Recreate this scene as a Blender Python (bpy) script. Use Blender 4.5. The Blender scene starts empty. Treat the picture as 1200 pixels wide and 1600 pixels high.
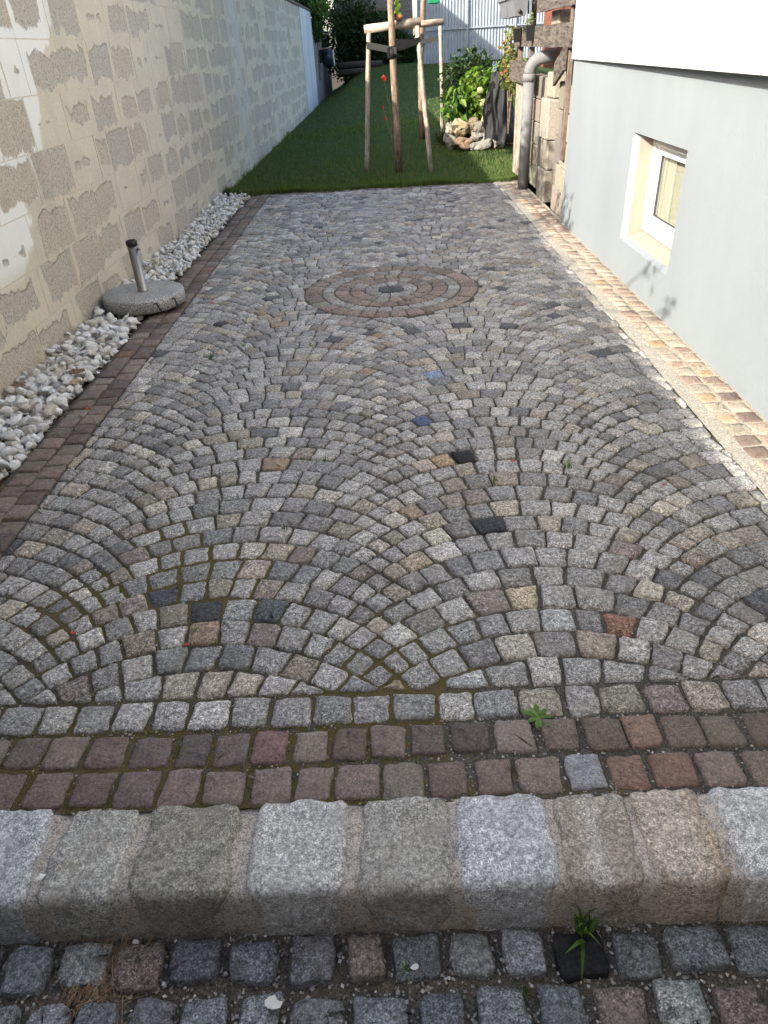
import bpy, bmesh, math, random
import numpy as np
from mathutils import Vector, Matrix, Euler, noise as mnoise
random.seed(7); NR = np.random.default_rng(11)
S = bpy.context.scene
C = S.collection
# ------------------------------------------------------------------ camera, sky, sun, exposure
CAM_H = 1.4
cd = bpy.data.cameras.new('camera'); cam = bpy.data.objects.new('camera', cd); C.objects.link(cam)
cd.sensor_fit = 'VERTICAL'; cd.sensor_height = 36.0; cd.lens = 24.66; cd.clip_start = .05; cd.clip_end = 3000
ax = np.array([0.99871777, -0.04451812, -0.024103]); av = np.array([-0.0045488, -0.55310438, 0.83309955]); an = np.array([0.0504195, 0.83192168, 0.55259767])
right = (ax[0], av[0], -an[0]); down = (ax[1], av[1], -an[1]); fwd = (ax[2], av[2], -an[2])
cam.matrix_world = Matrix(((right[0], -down[0], -fwd[0], 0), (right[1], -down[1], -fwd[1], 0), (right[2], -down[2], -fwd[2], CAM_H), (0, 0, 0, 1)))
S.camera = cam
SUN = Vector((1.0, .85, -.72)).normalized()
W = bpy.data.worlds.new('World'); S.world = W; W.use_nodes = True
wn = W.node_tree.nodes; wl = W.node_tree.links
sky = wn.new('ShaderNodeTexSky'); sky.sky_type = 'NISHITA'; sky.sun_disc = False
sky.sun_elevation = math.asin(-SUN.z); sky.sun_rotation = math.atan2(-SUN.x, -SUN.y)
sky.air_density = 1.0; sky.dust_density = 2.5; sky.ozone_density = .6
wl.new(sky.outputs[0], wn['Background'].inputs[0]); wn['Background'].inputs[1].default_value = .15
sl = bpy.data.lights.new('sun', 'SUN'); sl.energy = 3.5; sl.angle = math.radians(.5); sl.color = (1, .93, .82)
so = bpy.data.objects.new('sun', sl); C.objects.link(so); so.rotation_euler = SUN.to_track_quat('-Z', 'Y').to_euler(); so.location = (-20, -10, 20)
S.view_settings.view_transform = 'Standard'; S.view_settings.look = 'None'; S.view_settings.gamma = 1
S.view_settings.use_curve_mapping = False
S.view_settings.exposure = 1.74
S.cycles.use_denoising = True
S.cycles.max_bounces = 6; S.cycles.diffuse_bounces = 4; S.cycles.caustics_reflective = False; S.cycles.caustics_refractive = False

# ------------------------------------------------------------------ material helpers
def mat(name):
    m = bpy.data.materials.new(name); m.use_nodes = True
    nt = m.node_tree; b = nt.nodes['Principled BSDF']
    return m, nt, b
def nd(nt, t, **kw):
    n = nt.nodes.new(t)
    for k, v in kw.items():
        if k in n.inputs: n.inputs[k].default_value = v
        else: setattr(n, k, v)
    return n
def noise(nt, co, scale, detail=3., rough=.55, dist=0.):
    n = nd(nt, 'ShaderNodeTexNoise'); n.inputs['Scale'].default_value = scale; n.inputs['Detail'].default_value = detail
    n.inputs['Roughness'].default_value = rough; n.inputs['Distortion'].default_value = dist
    nt.links.new(co, n.inputs['Vector']); return n.outputs['Fac']
def ramp(nt, fac, stops):
    r = nd(nt, 'ShaderNodeValToRGB'); e = r.color_ramp.elements
    while len(e) < len(stops): e.new(.5)
    for i, (p, c) in enumerate(stops):
        e[i].position = p; e[i].color = (c, c, c, 1) if isinstance(c, (int, float)) else (*c, 1)
    nt.links.new(fac, r.inputs[0]); return r.outputs[0]
def mix(nt, fac, a, b, mode='MIX'):
    n = nd(nt, 'ShaderNodeMix', data_type='RGBA', blend_type=mode)
    for s, v in ((0, fac), (6, a), (7, b)):
        if isinstance(v, bpy.types.NodeSocket): nt.links.new(v, n.inputs[s])
        elif isinstance(v, (int, float)): n.inputs[s].default_value = v if s == 0 else (v, v, v, 1)
        else: n.inputs[s].default_value = (*v, 1)
    return n.outputs[2]
def math_(nt, op, a, b=None, c=None):
    n = nd(nt, 'ShaderNodeMath', operation=op)
    for i, v in enumerate((a, b, c)):
        if v is None: continue
        if isinstance(v, bpy.types.NodeSocket): nt.links.new(v, n.inputs[i])
        else: n.inputs[i].default_value = v
    return n.outputs[0]
def bump(nt, b, h, strength=.5, dist=.005):
    n = nd(nt, 'ShaderNodeBump'); n.inputs['Strength'].default_value = strength; n.inputs['Distance'].default_value = dist
    nt.links.new(h, n.inputs['Height']); nt.links.new(n.outputs[0], b.inputs['Normal'])
def geo_pos(nt): return nd(nt, 'ShaderNodeNewGeometry').outputs['Position']
def obj_co(nt): return nd(nt, 'ShaderNodeTexCoord').outputs['Object']
def attr(nt, name): n = nd(nt, 'ShaderNodeAttribute', attribute_name=name); return n
def scaled(nt, co, s):
    n = nd(nt, 'ShaderNodeMapping'); n.inputs['Scale'].default_value = s; nt.links.new(co, n.inputs[0]); return n.outputs[0]
def setc(nt, b, col):
    if isinstance(col, bpy.types.NodeSocket): nt.links.new(col, b.inputs['Base Color'])
    else: b.inputs['Base Color'].default_value = (*col, 1)

def m_granite(name, grain=245, contrast=1.0, rough=.75, rust=.0, spec=.35):
    m, nt, b = mat(name); p = geo_pos(nt); t = attr(nt, 'tint').outputs['Color']
    g = noise(nt, p, grain, 2, .75); f = ramp(nt, g, [(.36, 1 - .80 * contrast), (.46, 1 - .2 * contrast), (.54, 1.05), (.65, 1 + 1.1 * contrast)])
    c = mix(nt, ramp(nt, noise(nt, p, 7, 2), [(.35, .55), (.65, 1)]), t, mix(nt, 1, t, f, 'MULTIPLY'))
    f2 = ramp(nt, noise(nt, p, grain * .37, 3, .7), [(.36, 1 - .5 * contrast), (.5, 1), (.64, 1 + .55 * contrast)])
    c = mix(nt, 1, c, f2, 'MULTIPLY')
    big = ramp(nt, noise(nt, p, 26, 4, .65), [(.3, .72), (.5, 1.0), (.75, 1.18)])
    c = mix(nt, 1, c, big, 'MULTIPLY')
    st = ramp(nt, noise(nt, p, 9, 4, .6), [(.52, 0), (.72, .6)])
    c = mix(nt, st, c, mix(nt, .5, t, (.17, .14, .09), 'MIX'))
    setc(nt, b, c); b.inputs['Roughness'].default_value = rough; b.inputs['Specular IOR Level'].default_value = spec
    h = math_(nt, 'ADD', math_(nt, 'MULTIPLY', noise(nt, p, 190, 3, .6), .5), math_(nt, 'MULTIPLY', noise(nt, p, 55, 4, .6), 1.2))
    bump(nt, b, h, .8, .0045); return m
M = {}
M['granite'] = m_granite('granite')
M['porphyry'] = m_granite('porphyry', 300, .5, .85, spec=.2)
M['kerb_granite'] = m_granite('kerb_granite', 260, .72, .9, spec=.15)

def m_bed(name, base, grit, moss):
    m, nt, b = mat(name); p = geo_pos(nt)
    g = math_(nt, 'ADD', math_(nt, 'MULTIPLY', noise(nt, p, 250, 2, .7), .62), math_(nt, 'MULTIPLY', noise(nt, p, 70, 4, .7), .38))
    c = ramp(nt, g, [(.38, tuple(x * .35 for x in base)), (.5, base), (.6, tuple(x * 1.4 for x in base)), (.68, grit)])
    if moss:
        a = attr(nt, 'moss').outputs['Fac']
        mk = ramp(nt, math_(nt, 'ADD', a, math_(nt, 'MULTIPLY', math_(nt, 'SUBTRACT', noise(nt, p, 45, 4, .6), .5), 1.2)), [(.42, 0), (.58, 1)])
        mc = mix(nt, ramp(nt, noise(nt, p, 30, 3), [(.35, 0), (.65, 1)]), (.078, .070, .024), (.115, .085, .038))
        mc = mix(nt, 1, mc, ramp(nt, noise(nt, p, 500, 2, .7), [(.35, .35), (.65, 1.6)]), 'MULTIPLY')
        c = mix(nt, mk, c, mc)
    setc(nt, b, c); b.inputs['Roughness'].default_value = .95; b.inputs['Specular IOR Level'].default_value = .1
    bump(nt, b, g, .9, .004); return m
M['bed'] = m_bed('joint_grit', (.085, .078, .065), (.38, .36, .32), True)
M['sand_bed'] = m_bed('joint_sand', (.36, .315, .245), (.48, .44, .37), False)
M['grout'] = m_bed('grey_grout', (.34, .315, .265), (.46, .43, .37), False)
M['street_bed'] = m_bed('street_grit', (.10, .088, .07), (.42, .39, .34), False)
M['soil'] = m_bed('soil', (.06, .042, .028), (.12, .09, .06), False)

def m_simple(name, col, rough=.6, metal=0., nscale=None, amt=.25, bumpd=0., spec=.4, stretch=None):
    m, nt, b = mat(name); c = col
    if nscale:
        p = geo_pos(nt)
        if stretch: p = scaled(nt, p, stretch)
        n = noise(nt, p, nscale, 4, .6); f = ramp(nt, n, [(.3, 1 - amt), (.7, 1 + amt)])
        c = mix(nt, 1, col, f, 'MULTIPLY')
        if bumpd: bump(nt, b, n, .7, bumpd)
    setc(nt, b, c); b.inputs['Roughness'].default_value = rough; b.inputs['Metallic'].default_value = metal; b.inputs['Specular IOR Level'].default_value = spec
    return m
def m_tint(name, rough=.9, nscale=60, amt=.3, bumpd=.003, spec=.2):
    m, nt, b = mat(name); p = geo_pos(nt); n = noise(nt, p, nscale, 4, .6)
    c = mix(nt, 1, attr(nt, 'tint').outputs['Color'], ramp(nt, n, [(.3, 1 - amt), (.7, 1 + amt)]), 'MULTIPLY')
    setc(nt, b, c); b.inputs['Roughness'].default_value = rough; b.inputs['Specular IOR Level'].default_value = spec
    if bumpd: bump(nt, b, n, .8, bumpd)
    return m
M['stone'] = m_tint('stone', .9, 45, .25, .008)
M['gravel'] = m_tint('white_gravel', .85, 90, .18, .004)
M['grit'] = m_tint('grit', .9, 200, .2, 0)
def m_leaf(name, trans=.35, rough=.5):
    m, nt, b = mat(name); t = attr(nt, 'tint').outputs['Color']
    c = mix(nt, 1, t, ramp(nt, noise(nt, geo_pos(nt), 25, 3), [(.3, .75), (.7, 1.2)]), 'MULTIPLY')
    setc(nt, b, c); b.inputs['Roughness'].default_value = rough; b.inputs['Specular IOR Level'].default_value = .3
    tr = nd(nt, 'ShaderNodeBsdfTranslucent'); nt.links.new(mix(nt, 1, c, (1.25, 1.35, .5), 'MULTIPLY'), tr.inputs[0])
    ms = nd(nt, 'ShaderNodeMixShader'); ms.inputs[0].default_value = trans
    nt.links.new(b.outputs[0], ms.inputs[1]); nt.links.new(tr.outputs[0], ms.inputs[2])
    nt.links.new(ms.outputs[0], nt.nodes['Material Output'].inputs[0]); return m
M['leaf'] = m_leaf('leaf'); M['blade'] = m_leaf('grass_blade', .3, .6)
def m_wood(name, col, dark, scale, stretch, lo=.35, hi=.65, fine=1.0):
    m, nt, b = mat(name); p = scaled(nt, geo_pos(nt), stretch)
    n = noise(nt, p, scale, 6, .7, .4); n2 = noise(nt, geo_pos(nt), 14, 5, .7)
    c = mix(nt, ramp(nt, n, [(lo, 1), (hi, 0)]), col, dark)
    c = mix(nt, 1, c, ramp(nt, n2, [(.3, .6), (.5, 1), (.72, 1.35)]), 'MULTIPLY')
    setc(nt, b, c); b.inputs['Roughness'].default_value = .85; b.inputs['Specular IOR Level'].default_value = .2
    bump(nt, b, n, .8, .004); return m
M['stake'] = m_wood('peeled_stake_wood', (.41, .345, .28), (.19, .15, .12), 30, (1, 1, .12))
M['trunk'] = m_wood('young_bark', (.29, .215, .16), (.12, .085, .06), 30, (1, 1, .25))
M['plank'] = m_wood('weathered_plank', (.135, .115, .096), (.04, .032, .027), 42, (1, .10, 1), .38, .58)
M['upright'] = m_wood('weathered_upright', (.18, .145, .118), (.075, .058, .047), 42, (1, 1, .1))
M['log'] = m_wood('log_wood', (.075, .065, .05), (.03, .026, .02), 20, (.2, 1, 1))
M['shed'] = m_wood('shed_boards', (.16, .155, .15), (.08, .078, .075), 20, (.2, 1, 1))
M['redwood'] = m_simple('red_brown_boards', (.16, .055, .03), .8, 0, 20, .4)
M['black_plastic'] = m_simple('black_plastic', (.012, .012, .013), .45)
M['strap'] = m_simple('black_strap', (.006, .006, .006), .7, 0, 120, .3)
M['pipe'] = m_simple('grey_pvc', (.155, .157, .16), .8, 0, 9, .2)
M['planter'] = m_simple('grey_planter', (.15, .155, .17), .5, 0, 10, .12)
M['steel'] = m_simple('brushed_steel', (.21, .20, .185), .3, 1.0, 60, .12, 0, .5, (1, 1, .05))
M['white_pvc'] = m_simple('white_pvc', (.62, .62, .60), .35, 0, 12, .03)
M['gasket'] = m_simple('dark_gasket', (.05, .05, .055), .6)
M['cream'] = m_simple('cream_paint', (.32, .28, .225), .8, 0, 8, .06, .0015)
M['blind'] = m_simple('beige_blind', (.42, .385, .30), .8, 0, 3, .06)
M['terracotta'] = m_simple('terracotta', (.33, .13, .06), .8, 0, 30, .2)
M['red'] = m_simple('red_petal', (.55, .03, .02), .6)
M['limegreen'] = m_simple('lime_green', (.36, .55, .03), .5, 0, 30, .2)
M['green_plastic'] = m_simple('green_plastic', (.01, .16, .07), .4)
M['bluebox'] = m_simple('dark_blue_plastic', (.015, .02, .04), .35)
M['hose'] = m_simple('beige_hose', (.3, .25, .17), .6)
M['paper'] = m_simple('white_petal', (.75, .72, .66), .7)
M['straw'] = m_tint('straw', .8, 80, .2, 0)
M['roof'] = m_simple('roof_tiles', (.2, .07, .045), .8, 0, 6, .3)
M['coping'] = m_simple('brown_coping', (.11, .08, .06), .85, 0, 12, .35, .004)

def m_terrazzo():
    m, nt, b = mat('terrazzo_granite'); p = geo_pos(nt)
    g = noise(nt, p, 150, 2, .6)
    c = ramp(nt, g, [(.36, (.07, .07, .07)), (.46, (.27, .265, .25)), (.55, (.33, .325, .305)), (.62, (.58, .57, .53))])
    c = mix(nt, 1, c, ramp(nt, noise(nt, p, 7, 3), [(.35, .85), (.65, 1.1)]), 'MULTIPLY')
    setc(nt, b, c); b.inputs['Roughness'].default_value = .5; bump(nt, b, g, .25, .002); return m
M['terrazzo'] = m_terrazzo()

def m_render(name, col, scale, dist, strength=.6, smudge=.05):
    m, nt, b = mat(name); p = geo_pos(nt)
    n = math_(nt, 'ADD', noise(nt, p, scale, 3, .6), math_(nt, 'MULTIPLY', noise(nt, p, scale * 3.1, 2, .6), .4))
    big = noise(nt, scaled(nt, p, (1, 1, .45)), 2.2, 5, .65)
    c = mix(nt, 1, col, ramp(nt, big, [(.3, 1 - smudge), (.7, 1 + smudge)]), 'MULTIPLY')
    setc(nt, b, c); b.inputs['Roughness'].default_value = .9; b.inputs['Specular IOR Level'].default_value = .15
    bump(nt, b, n, strength, dist); return m
M['plinth'] = m_render('grey_plinth_render', (.218, .242, .256), 55, .0035, .7, .045)
M['white_render'] = m_render('white_roughcast', (.60, .605, .60), 62, .016, 1.0, .02)
M['whitewash'] = m_render('whitewash', (.55, .56, .58), 30, .006, .5, .2)
M['rough_wall'] = m_render('rough_old_render', (.24, .22, .205), 22, .02, .9, .3)
M['lawn'] = m_simple('lawn_ground', (.032, .055, .014), .95, 0, 30, .5, .01, .1)

def m_block():
    m, nt, b = mat('concrete_block'); p = geo_pos(nt)
    tint = attr(nt, 'tint').outputs['Color']; sc = nd(nt, 'ShaderNodeSeparateColor'); nt.links.new(tint, sc.inputs[0])
    uv = nd(nt, 'ShaderNodeUVMap', uv_map='face'); s = nd(nt, 'ShaderNodeSeparateXYZ'); nt.links.new(uv.outputs[0], s.inputs[0])
    du = math_(nt, 'MULTIPLY', math_(nt, 'SUBTRACT', 1., math_(nt, 'ABSOLUTE', math_(nt, 'SUBTRACT', math_(nt, 'MULTIPLY', s.outputs[0], 2.), math_(nt, 'ADD', .72, math_(nt, 'MULTIPLY', sc.outputs[2], .56))))), .26)
    dv = math_(nt, 'MULTIPLY', math_(nt, 'SUBTRACT', 1., math_(nt, 'ABSOLUTE', math_(nt, 'SUBTRACT', math_(nt, 'MULTIPLY', s.outputs[1], 2.), math_(nt, 'ADD', .78, math_(nt, 'MULTIPLY', math_(nt, 'FRACT', math_(nt, 'MULTIPLY', sc.outputs[2], 7.31)), .4))))), .125)
    d = math_(nt, 'MINIMUM', du, dv)
    pz = scaled(nt, p, (1, 1, .75))
    wob = math_(nt, 'MULTIPLY', math_(nt, 'SUBTRACT', noise(nt, pz, 7, 5, .6), .5), .20)
    wob = math_(nt, 'ADD', wob, math_(nt, 'MULTIPLY', math_(nt, 'SUBTRACT', noise(nt, pz, 45, 4, .65), .5), .022))
    e = math_(nt, 'SUBTRACT', math_(nt, 'ADD', d, wob), math_(nt, 'MULTIPLY', sc.outputs[0], .085))   # tint.r = how far the mortar was smeared
    bare = ramp(nt, math_(nt, 'ADD', math_(nt, 'MULTIPLY', e, 10.), .5), [(.44, 0), (.58, 1)])
    pit = noise(nt, p, 110, 3, .75)
    bc = mix(nt, sc.outputs[1], (.53, .462, .367), (.48, .437, .37))
    bc = mix(nt, 1, bc, ramp(nt, pit, [(.33, .36), (.42, .80), (.53, 1.0), (.7, 1.2)]), 'MULTIPLY')
    sm = mix(nt, ramp(nt, noise(nt, p, 5, 4, .6), [(.35, 0), (.65, 1)]), (.62, .545, .425), (.55, .495, .40))
    sm = mix(nt, 1, sm, ramp(nt, noise(nt, p, 70, 3, .6), [(.3, .9), (.7, 1.08)]), 'MULTIPLY')
    q = nd(nt, 'ShaderNodeSeparateXYZ'); nt.links.new(p, q.inputs[0])
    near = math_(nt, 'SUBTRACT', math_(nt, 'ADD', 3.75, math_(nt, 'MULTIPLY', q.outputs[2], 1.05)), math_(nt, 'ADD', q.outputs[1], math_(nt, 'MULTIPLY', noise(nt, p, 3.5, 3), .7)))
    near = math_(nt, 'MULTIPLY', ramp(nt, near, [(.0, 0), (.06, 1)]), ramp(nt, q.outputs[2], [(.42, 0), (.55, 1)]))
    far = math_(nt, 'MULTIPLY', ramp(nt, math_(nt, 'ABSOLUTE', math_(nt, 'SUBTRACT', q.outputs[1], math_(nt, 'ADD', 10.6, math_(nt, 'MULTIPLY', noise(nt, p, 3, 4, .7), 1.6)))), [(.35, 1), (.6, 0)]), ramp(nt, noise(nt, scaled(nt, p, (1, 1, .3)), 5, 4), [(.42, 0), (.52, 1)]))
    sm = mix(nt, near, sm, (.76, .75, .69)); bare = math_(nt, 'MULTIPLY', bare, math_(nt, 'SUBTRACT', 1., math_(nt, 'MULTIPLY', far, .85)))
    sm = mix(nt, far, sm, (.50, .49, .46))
    grime = ramp(nt, noise(nt, scaled(nt, p, (1, 1, .25)), 3.2, 5, .7), [(.55, 0), (.8, .25)])
    c = mix(nt, bare, sm, bc); c = mix(nt, grime, c, (.16, .145, .12))
    setc(nt, b, c); b.inputs['Roughness'].default_value = .95; b.inputs['Specular IOR Level'].default_value = .1
    h = math_(nt, 'SUBTRACT', math_(nt, 'MULTIPLY', math_(nt, 'MULTIPLY', pit, bare), .5), math_(nt, 'MULTIPLY', bare, 1.0))
    h = math_(nt, 'ADD', h, math_(nt, 'MULTIPLY', noise(nt, pz, 18, 4, .6), .5))
    bump(nt, b, h, .95, .010); return m
M['block'] = m_block()
M['smear'] = m_simple('smeared_mortar', (.58, .515, .405), .95, 0, 25, .15, .004, .1)
M['old_block'] = m_tint('old_concrete_block', .95, 50, .22, .006, .1)

def m_glass():
    m, nt, b = mat('window_glass'); nt.nodes.remove(b)
    g = nd(nt, 'ShaderNodeBsdfGlossy'); g.inputs['Roughness'].default_value = .03
    t = nd(nt, 'ShaderNodeBsdfTransparent'); t.inputs[0].default_value = (.93, .95, .94, 1)
    f = nd(nt, 'ShaderNodeFresnel'); f.inputs[0].default_value = 1.75
    ms = nd(nt, 'ShaderNodeMixShader'); nt.links.new(math_(nt, 'MULTIPLY', f.outputs[0], math_(nt, 'SUBTRACT', 1., nd(nt, 'ShaderNodeNewGeometry').outputs['Backfacing'])), ms.inputs[0]); nt.links.new(t.outputs[0], ms.inputs[1]); nt.links.new(g.outputs[0], ms.inputs[2])
    nt.links.new(ms.outputs[0], nt.nodes['Material Output'].inputs[0]); return m
M['glass'] = m_glass()
M['zinc'] = m_simple('galvanised_sheet', (.27, .30, .335), .5, .2, 3, .15)
M['net'] = m_simple('black_shade_net', (.018, .019, .02), .7, 0, 90, .5, .004)

# ------------------------------------------------------------------ object helpers
def wloc(o):
    v = Vector((0, 0, 0))
    while o: v = v + o.location; o = o.parent
    return v
def link(name, me, parent=None, loc=(0, 0, 0)):
    o = bpy.data.objects.new(name, me); C.objects.link(o)
    if parent: o.parent = parent; o.location = Vector(loc) - wloc(parent)
    else: o.location = loc
    return o
def mesh(name, V, F, m, parent=None, tint=None, smooth=True, origin=None, uv=None, moss=None):
    V = np.asarray(V, dtype=float)
    if origin is None: origin = tuple(wloc(parent)) if parent else (0, 0, 0)
    me = bpy.data.meshes.new(name); me.from_pydata((V - np.array(origin)).tolist(), [], F); me.materials.append(m)
    if tint is not None:
        a = me.attributes.new('tint', 'FLOAT_COLOR', 'POINT')
        t = np.ones((len(V), 4), dtype=np.float32); t[:, :3] = np.asarray(tint, dtype=np.float32); a.data.foreach_set('color', t.ravel())
    if moss is not None:
        a = me.attributes.new('moss', 'FLOAT', 'POINT'); a.data.foreach_set('value', np.asarray(moss, dtype=np.float32))
    if uv is not None:
        u = me.uv_layers.new(name='face'); u.data.foreach_set('uv', np.asarray(uv, dtype=np.float32).ravel())
    if smooth: me.polygons.foreach_set('use_smooth', [True] * len(me.polygons))
    me.update()
    return link(name, me, parent, origin)
def tag(o, label=None, cat=None, group=None, kind=None):
    if label: o['label'] = label
    if cat: o['category'] = cat
    if group: o['group'] = group
    if kind: o['kind'] = kind
    return o
def thing(name, label, cat, loc, group=None):
    o = bpy.data.objects.new(name, None); o.empty_display_size = .1; C.objects.link(o); o.location = loc
    return tag(o, label, cat, group)
class MB:
    def __init__(s): s.V = []; s.F = []; s.T = []
    def add(s, V, F, t=None):
        k = len(s.V); s.V += [tuple(v) for v in V]; s.F += [tuple(i + k for i in f) for f in F]
        if t is not None: s.T += [t] * len(V) if len(np.shape(t)) == 1 else list(t)
        return s
    def box(s, x0, x1, y0, y1, z0, z1, t=None, b=0):
        return s.add(*box_v(x0, x1, y0, y1, z0, z1, b), t)
    def tube(s, P, R, n=10, t=None): return s.add(*tube_v(P, R, n), t)
    def build(s, name, m, parent=None, smooth=True, **k): return mesh(name, s.V, s.F, m, parent, s.T if s.T else None, smooth, **k)
def box_v(x0, x1, y0, y1, z0, z1, b=0):
    if b <= 0:
        V = [(x, y, z) for x in (x0, x1) for y in (y0, y1) for z in (z0, z1)]
        return V, [(0, 1, 3, 2), (4, 6, 7, 5), (0, 4, 5, 1), (2, 3, 7, 6), (0, 2, 6, 4), (1, 5, 7, 3)]
    bm = bmesh.new(); bmesh.ops.create_cube(bm, size=1)
    for v in bm.verts: v.co = ((x0 + x1) / 2 + v.co.x * (x1 - x0), (y0 + y1) / 2 + v.co.y * (y1 - y0), (z0 + z1) / 2 + v.co.z * (z1 - z0))
    bmesh.ops.bevel(bm, geom=bm.edges[:], offset=b, segments=1, affect='EDGES')
    bm.verts.ensure_lookup_table(); V = [tuple(v.co) for v in bm.verts]; F = [tuple(v.index for v in f.verts) for f in bm.faces]; bm.free(); return V, F
def tube_v(P, R, n=10):
    P = [Vector(p) for p in P]
    if isinstance(R, (int, float)): R = [R] * len(P)
    V = []; F = []; ref = None
    for i, p in enumerate(P):
        d = (P[min(i + 1, len(P) - 1)] - P[max(i - 1, 0)]).normalized()
        if ref is None: ref = Vector((0, 0, 1)) if abs(d.z) < .8 else Vector((1, 0, 0))
        u = d.cross(ref).normalized(); w = u.cross(d).normalized(); ref = w
        for k in range(n):
            a = 2 * math.pi * k / n; V.append(p + u * (R[i] * math.cos(a)) + w * (R[i] * math.sin(a)))
    for i in range(len(P) - 1):
        for k in range(n): F.append((i * n + k, i * n + (k + 1) % n, (i + 1) * n + (k + 1) % n, (i + 1) * n + k))
    F.append(tuple(range(n))[::-1]); F.append(tuple((len(P) - 1) * n + k for k in range(n)))
    return V, F
def lathe_v(prof, cx, cy, n=48):
    V = []; F = []
    for r, z in prof:
        for k in range(n): a = 2 * math.pi * k / n; V.append((cx + r * math.cos(a), cy + r * math.sin(a), z))
    for i in range(len(prof) - 1):
        for k in range(n): F.append((i * n + k, i * n + (k + 1) % n, (i + 1) * n + (k + 1) % n, (i + 1) * n + k))
    F.append(tuple(range(n))[::-1]); F.append(tuple((len(prof) - 1) * n + k for k in range(n))); return V, F
def rnd(a, b): return random.uniform(a, b)
def jit(c, v=.08, h=.015):
    k = 1 + rnd(-v, v) * 2; return tuple(max(.004, x * k + rnd(-h, h) * x * 3) for x in c)

# ------------------------------------------------------------------ stones of the paving
def clip(poly, nx, ny, d):          # keep nx*x + ny*y <= d
    out = []
    for i, p in enumerate(poly):
        q = poly[(i + 1) % len(poly)]; a = nx * p[0] + ny * p[1] - d; b = nx * q[0] + ny * q[1] - d
        if a <= 0: out.append(p)
        if a * b < 0: t = a / (a - b); out.append((p[0] + (q[0] - p[0]) * t, p[1] + (q[1] - p[1]) * t))
    return out
def area(p): return .5 * sum(p[i][0] * p[(i + 1) % len(p)][1] - p[(i + 1) % len(p)][0] * p[i][1] for i in range(len(p)))
def cen(p): return sum(q[0] for q in p) / len(p), sum(q[1] for q in p) / len(p)
def inset(poly, g):
    if area(poly) < 0: poly = poly[::-1]
    out = poly[:]
    for i in range(len(poly)):
        p = poly[i]; q = poly[(i + 1) % len(poly)]; ex, ey = q[0] - p[0], q[1] - p[1]; l = math.hypot(ex, ey)
        if l < 1e-5: continue
        nx, ny = ey / l, -ex / l; gg = g * rnd(.6, 1.5)
        out = clip(out, nx, ny, nx * p[0] + ny * p[1] - gg)
        if len(out) < 3: return []
    return out
def dedupe(p, eps=.006):
    o = []
    for q in p:
        if not o or math.hypot(q[0] - o[-1][0], q[1] - o[-1][1]) > eps: o.append(q)
    if len(o) > 1 and math.hypot(o[0][0] - o[-1][0], o[0][1] - o[-1][1]) < eps: o.pop()
    return o
def stone(poly, ztop, thick=.05, gap=.005, rc=.014, hi=False, wob=.0022, dome=.002):
    poly = dedupe(poly)
    if len(poly) < 3: return None
    poly = dedupe(inset(poly, gap))
    if len(poly) < 3 or abs(area(poly)) < .0005: return None
    o = []
    for i, p in enumerate(poly):
        a = poly[i - 1]; b = poly[(i + 1) % len(poly)]
        la = math.hypot(a[0] - p[0], a[1] - p[1]); lb = math.hypot(b[0] - p[0], b[1] - p[1])
        r = rc * rnd(.4, 1.35); ta = min(.42, r / la); tb = min(.42, r / lb)
        A = (p[0] + (a[0] - p[0]) * ta, p[1] + (a[1] - p[1]) * ta); B = (p[0] + (b[0] - p[0]) * tb, p[1] + (b[1] - p[1]) * tb)
        o.append(A)
        if hi: k = rnd(.45, .7); o.append((p[0] * k + (A[0] + B[0]) / 2 * (1 - k), p[1] * k + (A[1] + B[1]) / 2 * (1 - k)))
        o.append(B)
        if lb > .045:
            for f in ((.36, .64) if hi else (.5,)):
                o.append((B[0] + (b[0] - B[0]) * f, B[1] + (b[1] - B[1]) * f))
    o = [(x + rnd(-wob, wob), y + rnd(-wob, wob)) for x, y in o]
    cx, cy = cen(o); n = len(o); V = []
    sx, sy = rnd(-.03, .03), rnd(-.03, .03)
    for x, y in o: V.append((cx + (x - cx) * .96, cy + (y - cy) * .96, ztop - thick))
    for x, y in o: V.append((x, y, ztop - .0062 + rnd(-.0018, .0018) + sx * (x - cx) + sy * (y - cy)))
    for x, y in o:
        l = math.hypot(x - cx, y - cy); k = max(.6, 1 - rnd(.0035, .006) / max(l, .01))
        V.append((cx + (x - cx) * k, cy + (y - cy) * k, ztop - .001 + rnd(-.0012, .0012) + sx * (x - cx) + sy * (y - cy)))
    F = [(i, (i + 1) % n, n + (i + 1) % n, n + i) for i in range(n)] + [(n + i, n + (i + 1) % n, 2 * n + (i + 1) % n, 2 * n + i) for i in range(n)]
    if hi:
        for x, y in o: V.append((cx + (x - cx) * .55 + rnd(-.003, .003), cy + (y - cy) * .55 + rnd(-.003, .003), ztop + dome * .6 + rnd(-.0016, .0016) + .55 * (sx * (x - cx) + sy * (y - cy))))
        F += [(2 * n + i, 2 * n + (i + 1) % n, 3 * n + (i + 1) % n, 3 * n + i) for i in range(n)]
        b = 3 * n
    else: b = 2 * n
    V.append((cx, cy, ztop + dome + rnd(-.001, .001))); c = len(V) - 1
    F += [(b + i, b + (i + 1) % n, c) for i in range(n)]
    return V, F, (cx, cy)
def place_stones(items, name, m, parent, limit=300, near=(0, 0)):
    """items: (stone, tint). The nearest LIMIT are parts of their own, the rest one part."""
    items = [i for i in items if i[0]]
    items.sort(key=lambda i: (i[0][2][0] - near[0]) ** 2 + (i[0][2][1] - near[1]) ** 2)
    rest = MB()
    for k, ((V, F, c), t) in enumerate(items):
        if k < limit: mesh(name, V, F, m, parent, t, origin=(c[0], c[1], V[-1][2]))
        else: rest.add(V, F, t)
    if rest.V: tag(rest.build(name + 's', m, parent), kind='stuff')
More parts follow.
